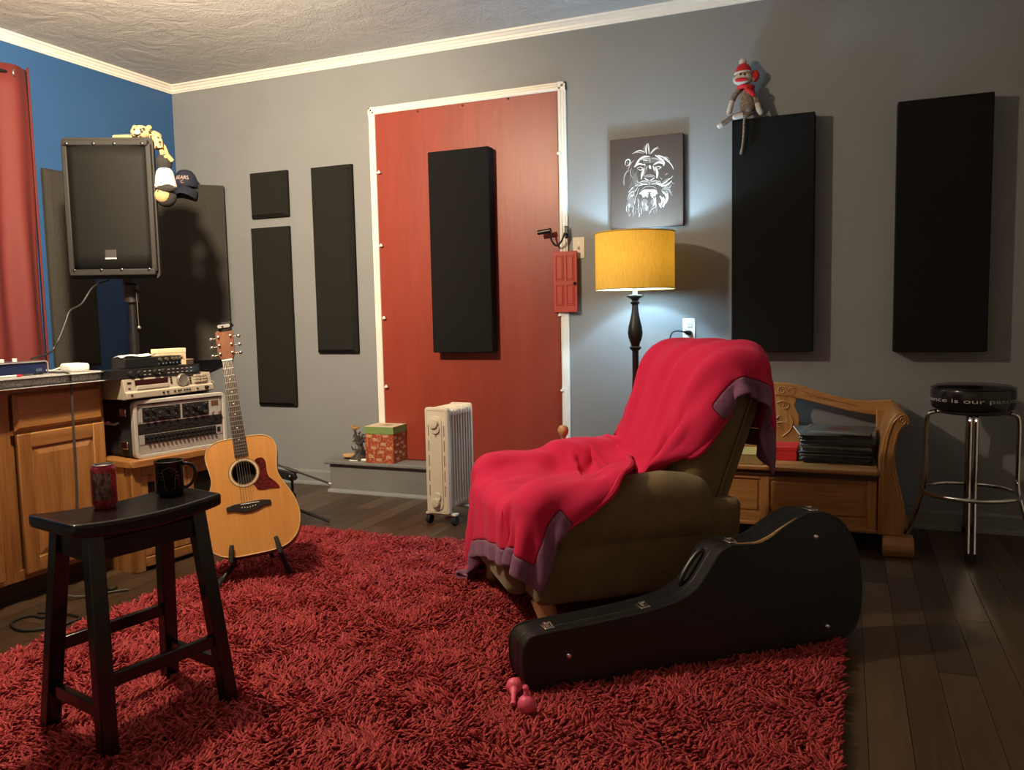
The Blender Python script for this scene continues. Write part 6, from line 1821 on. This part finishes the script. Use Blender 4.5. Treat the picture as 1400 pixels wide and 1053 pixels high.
o_m = at_y(1022, 157, YM)
sm = thing('sock_monkey', 'sock monkey plush in red hat sitting on black panel', 'plush toy', (o_m.x, YM, 2.126))
L_ = lambda px, py, y=YM: at_y(px, py, y) - Vector((o_m.x, YM, 2.126))
MB().ball(L_(1022, 143), (0.042, 0.034, 0.050), 16, 10).build('body', M['grey_knit'], sm)
MB().ball(L_(1021, 131), (0.036, 0.030, 0.036), 14, 8).build('chest', M['grey_knit'], sm)
hd = MB().ball(L_(1017, 107), (0.044, 0.038, 0.042), 18, 12).build('head', M['white_plush'], sm)
MB().ball(L_(1014, 110.5, YM - 0.026), (0.042, 0.024, 0.022), 16, 10).build('muzzle', M['white_plush'], hd)
MB().ball(L_(1013.5, 109, YM - 0.044), (0.033, 0.010, 0.011), 16, 10).build('lips', M['red_plush'], hd)
for px in (1012.5, 1018):
    MB().ball(L_(px, 101.5, YM - 0.037), 0.0055, 8, 6).build('eye', M['black_plush'], hd)
for px in (1004.5, 1029):
    MB().ball(L_(px, 109), (0.011, 0.008, 0.013), 8, 6).build('ear', M['white_plush'], hd)
c = L_(1016.5, 99.5); ht_ = MB(Matrix.Translation(c)); ht_.lathe([(0.041, -0.010), (0.042, 0.0), (0.038, 0.020), (0.026, 0.038), (0.012, 0.046), (0.0, 0.049)], 18); ht_ = ht_.build('hat', M['red_plush'], sm)
MB().tube([c + Vector((0.042 * math.cos(a), 0.042 * math.sin(a), -0.004)) for a in [2 * PI * k / 20 for k in range(20)]], 0.006, 6, closed=True).build('hat_band', M['white_plush'], ht_)
MB().ball(L_(1015.5, 85), 0.020, 12, 8).build('pompom', M['white_plush'], ht_)
MB().ball(L_(1032, 104, YM + 0.012), (0.024, 0.020, 0.030), 12, 8).build('hat_flap', M['red_plush'], ht_)
n_c = L_(1020, 120)
MB().tube([n_c + Vector((0.034 * math.cos(a), 0.030 * math.sin(a), 0.005 * math.sin(2 * a))) for a in [2 * PI * k / 18 for k in range(18)]], 0.012, 8, closed=True).build('scarf', M['red_plush'], sm)
MB().tube([L_(1020, 121, YM - 0.036), L_(1027, 126, YM - 0.042), L_(1031, 131, YM - 0.040)], [0.010, 0.013, 0.010], 8).build('scarf_end', M['red_plush'], sm)
def limb(nm, pts, r, m1, m2, split):
    P_ = smooth_path(pts, 5); k = max(2, int(len(P_) * split))
    a = MB().tube(P_[:k + 1], r, 10); a.ball(P_[0], r, 10, 6); a = a.build(nm, m1, sm)
    b = MB().tube(P_[k:], [r * 1.02] * (len(P_) - k), 10); b.ball(P_[-1], r * 1.02, 10, 6); b.build('hand' if nm == 'arm' else 'foot', m2, a)


limb('arm', [L_(1010, 124), L_(1003, 134, YM - 0.01), L_(999, 146, YM - 0.02), L_(997, 154, YM - 0.02)], 0.014, M['grey_knit'], M['white_plush'], 0.45)
limb('arm', [L_(1029, 125), L_(1034, 137, YM - 0.01), L_(1037, 148, YM - 0.015), L_(1040, 154, YM - 0.012)], 0.014, M['grey_knit'], M['white_plush'], 0.45)
limb('leg', [L_(1014, 156, YM - 0.02), L_(1002, 160, YM - 0.045), L_(992, 167, YM - 0.055), L_(984, 172, YM - 0.055)], 0.014, M['grey_knit'], M['white_plush'], 0.85)
limb('leg', [L_(1026, 155, YM - 0.02), L_(1020, 157, YM - 0.045), L_(1012, 158, YM - 0.055), L_(1005, 160, YM - 0.058)], 0.014, M['grey_knit'], M['white_plush'], 0.55)
MB().tube(smooth_path([L_(1024, 155, YM - 0.025), L_(1018, 162, YM - 0.046), L_(1017, 180, YM - 0.046), L_(1015.5, 197, YM - 0.046), L_(1013, 211, YM - 0.046)], 5), [0.006] * 18 + [0.007] * 3, 8).build('tail', M['grey_knit'], sm)

# ================================================================== lion painting
pa = thing('lion_painting', 'dark canvas painting of a pale lion head above the lamp', 'painting', (3.419, 0, 1.603))
PWd, PHt = 0.410, 0.497
cv = MB().box(-PWd / 2, PWd / 2, -0.038, -0.001, 0, PHt).build('canvas', mat('grey brown canvas', (0.058, 0.037, 0.028), 0.7, var=0.12, vscale=6, bscale=500, bstr=0.2, bdist=0.0008), pa, bevel=0.003)
def pc(x, y):
    u = (x - 104) / 691.0; yt = 155 - 65 * u; yb_ = 1010 - 35 * u
    v = (y - yt) / (yb_ - yt)
    return (-PWd / 2 + u * PWd, (1 - v) * PHt)


strokes = {0: MB(), 1: MB(), 2: MB()}
lay = [0]
def stroke(pts, w, tone_=0, taper=True):
    P_ = smooth_path([(*pc(*q), 0) for q in pts], 5)
    n_ = len(P_); L_s, R_s = [], []
    w = w / 691.0 * PWd / 2
    lay[0] += 1; yy_ = -0.0382 - 0.000004 * lay[0]
    for i in range(n_):
        t = P_[min(i + 1, n_ - 1)] - P_[max(i - 1, 0)]
        if t.length < 1e-9: t = Vector((1, 0, 0))
        t.normalize(); nx, nz = -t.y, t.x
        k = w * (math.sin(PI * (0.08 + 0.87 * i / (n_ - 1))) ** 0.7 if taper else 1)
        L_s.append((P_[i].x + nx * k, yy_, P_[i].y + nz * k)); R_s.append((P_[i].x - nx * k, yy_, P_[i].y - nz * k))
    strokes[tone_].grid([L_s, R_s])


S = [([(455, 290), (450, 240), (460, 190)], 16, 0), ([(480, 290), (475, 230), (470, 185)], 12, 0), ([(440, 270), (430, 240), (445, 200)], 8, 1), ([(490, 290), (520, 250), (565, 222)], 10, 0), ([(500, 285), (540, 245), (580, 235)], 8, 1), ([(440, 275), (390, 255), (318, 285)], 11, 0), ([(430, 285), (380, 272), (330, 278)], 8, 1),
     ([(250, 395), (255, 355), (280, 338), (298, 355), (287, 388), (262, 402)], 12, 0), ([(270, 380), (275, 360)], 8, 1), ([(275, 440), (290, 405), (310, 370), (340, 345)], 9, 1),
     ([(560, 300), (620, 325), (660, 350)], 14, 0), ([(610, 335), (655, 360), (690, 400), (706, 438)], 9, 0), ([(600, 320), (640, 320), (665, 335)], 7, 1), ([(640, 350), (660, 365), (672, 350)], 8, 0),
     ([(345, 405), (380, 350), (430, 315), (485, 312)], 20, 0), ([(535, 300), (580, 330), (617, 372), (612, 405)], 20, 0), ([(385, 350), (440, 330), (490, 335)], 14, 1), ([(500, 330), (550, 335), (600, 370)], 14, 1), ([(480, 320), (490, 375)], 14, 1), ([(420, 345), (470, 350)], 8, 0),
     ([(335, 412), (380, 382), (432, 392)], 18, 0), ([(518, 392), (570, 368), (612, 385)], 18, 0), ([(430, 380), (445, 400)], 10, 0),
     ([(362, 422), (395, 412), (418, 428), (395, 440), (366, 428)], 7, 0), ([(533, 420), (565, 408), (592, 418), (565, 432)], 7, 0), ([(385, 440), (410, 445)], 6, 0), ([(550, 436), (580, 432)], 6, 1),
     ([(432, 425), (412, 475), (402, 530)], 18, 0), ([(430, 450), (425, 500)], 14, 1), ([(540, 418), (556, 470), (550, 522)], 20, 0), ([(480, 395), (492, 432)], 22, 0), ([(462, 400), (450, 440)], 10, 1), ([(515, 400), (530, 450)], 12, 0), ([(548, 440), (552, 490)], 10, 0),
     ([(428, 503), (480, 488), (537, 503)], 8, 1), ([(430, 515), (455, 532), (475, 540)], 7, 0), ([(532, 512), (508, 530), (485, 540)], 7, 0), ([(440, 508), (470, 505), (500, 505), (525, 508)], 6, 1), ([(478, 545), (478, 590)], 6, 1),
     ([(378, 562), (430, 545), (470, 556)], 12, 1), ([(490, 552), (540, 545), (592, 562)], 12, 1), ([(372, 592), (430, 578), (465, 580)], 7, 0), ([(500, 575), (550, 575), (605, 592)], 7, 0), ([(380, 577), (420, 565)], 5, 0), ([(540, 560), (600, 575)], 5, 0),
     ([(396, 640), (430, 608), (480, 596), (532, 610), (552, 642)], 5, 1), ([(385, 668), (430, 640), (480, 640), (530, 640), (556, 668)], 22, 0), ([(400, 672), (445, 664), (470, 670)], 24, 0), ([(488, 670), (520, 664), (545, 674)], 24, 0), ([(410, 690), (440, 684), (470, 688)], 16, 1), ([(490, 688), (520, 684), (540, 690)], 16, 1), ([(415, 690), (432, 700)], 16, 0), ([(455, 690), (460, 705)], 14, 1), ([(505, 690), (512, 708)], 16, 0), ([(470, 640), (478, 668)], 5, 2),
     ([(600, 645), (640, 690), (636, 740), (600, 792)], 20, 0), ([(578, 690), (602, 730), (586, 782)], 18, 0), ([(610, 700), (622, 750), (610, 800)], 12, 0), ([(570, 760), (590, 805)], 12, 0), ([(640, 640), (655, 700), (640, 760)], 10, 1),
     ([(570, 592), (630, 560), (702, 500)], 9, 0), ([(590, 602), (650, 582), (692, 545)], 11, 0), ([(600, 622), (660, 630), (690, 690)], 8, 1), ([(580, 570), (600, 590), (640, 600)], 10, 0), ([(600, 560), (650, 530), (690, 520)], 6, 1), ([(610, 610), (670, 610), (685, 580)], 7, 1),
     ([(238, 588), (238, 515), (262, 460), (292, 440)], 11, 1), ([(225, 570), (245, 490)], 5, 2), ([(310, 420), (300, 470), (322, 520)], 8, 1), ([(330, 430), (315, 480)], 8, 2), ([(280, 655), (320, 610), (370, 580)], 8, 0), ([(275, 690), (310, 650), (345, 640), (370, 600)], 12, 1), ([(300, 690), (330, 680)], 16, 0),
     ([(360, 540), (375, 565)], 8, 1), ([(345, 560), (365, 600)], 6, 1), ([(270, 780), (290, 770), (285, 800)], 18, 1), ([(265, 740), (262, 800), (268, 850)], 6, 2), ([(450, 770), (455, 800), (450, 830)], 12, 0), ([(410, 740), (412, 790)], 8, 1), ([(520, 710), (530, 750), (515, 790)], 12, 0), ([(535, 700), (540, 740)], 8, 0),
     ([(480, 860), (500, 820), (550, 790)], 5, 1), ([(385, 850), (380, 890)], 10, 1), ([(320, 850), (322, 900)], 6, 2)]
for q_ in [([(340, 470), (350, 540), (380, 600)], 50, 2), ([(420, 360), (480, 345), (560, 350)], 60, 2), ([(440, 400), (430, 480)], 40, 2), ([(535, 400), (545, 480)], 40, 2), ([(390, 570), (440, 560), (500, 560), (580, 575)], 46, 2), ([(310, 640), (300, 720), (310, 800)], 60, 2), ([(600, 570), (640, 600), (640, 700)], 70, 2), ([(430, 720), (440, 780)], 60, 2), ([(510, 720), (515, 780)], 50, 2)]:
    stroke(*q_)
for s_ in S: stroke(*s_)
for k in range(120):
    a = R(rr_.uniform(95, 268)) if k % 3 else R(rr_.uniform(-70, 70))
    side = rr_.choice((0, 1, 2, 3))
    if side in (0, 1):
        x, y = rr_.uniform(260, 400), rr_.uniform(600, 880); dx, dy = rr_.uniform(-18, 8), rr_.uniform(30, 75)
    elif side == 2:
        x, y = rr_.uniform(390, 560), rr_.uniform(700, 820); dx, dy = rr_.uniform(-12, 12), rr_.uniform(30, 70)
    else:
        x, y = rr_.uniform(560, 690), rr_.uniform(470, 700); dx, dy = rr_.uniform(10, 45), rr_.uniform(-25, 35)
    if y + dy > 900: continue
    stroke([(x, y), (x + dx * .5 + rr_.uniform(-5, 5), y + dy * .5), (x + dx, y + dy)], rr_.uniform(2.5, 6), rr_.choice((1, 2, 2)))
for k in range(40):
    x, y = rr_.uniform(300, 370), rr_.uniform(430, 600)
    stroke([(x, y), (x - 8, y + 22), (x - 20, y + 50)], rr_.uniform(2.5, 5), 2)
pt_ = [mat('white paint', (0.66, 0.60, 0.55), 0.6), mat('pale grey paint', (0.34, 0.29, 0.26), 0.6), mat('thin grey paint', (0.125, 0.10, 0.088), 0.6)]
for k in range(3):
    strokes[k].build('painted_lion', pt_[k], cv, smooth=False)['kind'] = 'stuff'

# ================================================================== red shag rug
RX0, RX1, RY0, RY1 = 1.80, 4.455, -4.05, -1.06
rg = thing('shag_rug', 'red shag pile rug covering the dark floor', 'rug', ((RX0 + RX1) / 2, (RY0 + RY1) / 2, 0))
rw, rh = (RX1 - RX0) / 2, (RY1 - RY0) / 2
def left_edge(y):   # the rug lies a little crooked on its left side
    return RX0 - 0.02 + 0.03 * np.sin(y * 2.1) + np.clip((-1.45 - y), 0, 2) * 0.035


ys_ = np.linspace(RY0, RY1, 30)
poly = [(float(left_edge(y)) - (RX0 + RX1) / 2, float(y) - (RY0 + RY1) / 2) for y in ys_] + [(rw, rh), (rw + 0.01, -rh)]
MB().prism(poly, 0.0, 0.010, 'z').build('backing', mat('red rug backing', (0.10, 0.008, 0.008), 0.95), rg, smooth=False)
rng = np.random.default_rng(5)
NT = 95000
bx_ = rng.uniform(RX0 - 0.06, RX1, NT); by_ = rng.uniform(RY0, RY1, NT)
keep = bx_ > left_edge(by_) + 0.004
bx_, by_ = bx_[keep], by_[keep]
NT = len(bx_)
def lown(x, y, s, ph):
    return np.sin(x * s + ph) * np.cos(y * s * 1.13 + ph * 1.7) + 0.6 * np.sin((x + y) * s * 1.9 + ph * 2.3) * np.cos((x - y) * s * 1.6 + ph)
fa_ = lown(bx_, by_, 9.0, 0.4) * 2.2 + lown(bx_, by_, 23.0, 1.9) * 1.2 + rng.normal(0, 1.0, NT)
lean = 0.018 + 0.012 * rng.random(NT) + 0.008 * lown(bx_, by_, 17.0, 3.0)
hgt = 0.020 + 0.012 * rng.random(NT) + 0.006 * lown(bx_, by_, 13.0, 5.1)
dxr, dyr = np.cos(fa_) * lean, np.sin(fa_) * lean
cxr, cyr = bx_ - (RX0 + RX1) / 2, by_ - (RY0 + RY1) / 2
rad = 0.0042 + 0.0016 * rng.random(NT)
levels = [(0.0, 0.0, 1.0), (0.35, 0.62, 1.05), (1.0, 1.0, 0.55)]
tw = rng.uniform(0, 2 * PI, NT)
co = np.zeros((NT, 3, 3, 3), np.float32)
for li, (fl_x, fz, fr2) in enumerate(levels):
    for k in range(3):
        a = tw + 2 * PI * k / 3
        co[:, li, k, 0] = cxr + dxr * fl_x + np.cos(a) * rad * fr2
        co[:, li, k, 1] = cyr + dyr * fl_x + np.sin(a) * rad * fr2
        co[:, li, k, 2] = 0.008 + hgt * fz + 0.002 * np.sin(a) * (li == 1)
base_i = (np.arange(NT) * 9)[:, None]
tri = []
for li in range(2):
    for k in range(3):
        k2 = (k + 1) % 3
        a, b, c, d = li * 3 + k, li * 3 + k2, li * 3 + 3 + k2, li * 3 + 3 + k
        tri += [(a, b, c), (a, c, d)]
tri.append((6, 7, 8))
tri = np.array(tri, np.int32)
fc_ = (base_i[:, :, None] + tri[None]).reshape(-1, 3).astype(np.int32)
me = bpy.data.meshes.new('pile')
me.vertices.add(NT * 9); me.vertices.foreach_set('co', co.reshape(-1))
me.loops.add(len(fc_) * 3); me.loops.foreach_set('vertex_index', fc_.reshape(-1))
me.polygons.add(len(fc_)); me.polygons.foreach_set('loop_start', np.arange(len(fc_), dtype=np.int32) * 3); me.polygons.foreach_set('loop_total', np.full(len(fc_), 3, np.int32))
me.polygons.foreach_set('use_smooth', np.ones(len(fc_), bool))
tone_a = me.attributes.new('yarn_tone', 'FLOAT', 'POINT')
tone_a.data.foreach_set('value', np.repeat(rng.random(NT).astype(np.float32), 9))
me.update(calc_edges=True)
mp_, nt_, bs_ = new_mat('red shag yarn')
at_ = nt_.nodes.new('ShaderNodeAttribute'); at_.attribute_name = 'yarn_tone'
lnk(nt_, ramp(nt_, at_.outputs['Fac'], [(0.0, (0.26, 0.018, 0.024)), (0.5, (0.38, 0.032, 0.038)), (1.0, (0.50, 0.065, 0.064))]), bs_.inputs['Base Color'])
bs_.inputs['Roughness'].default_value = 0.85
me.materials.append(mp_)
po = bpy.data.objects.new('pile', me); COL.objects.link(po); po.parent = rg
po['kind'] = 'stuff'
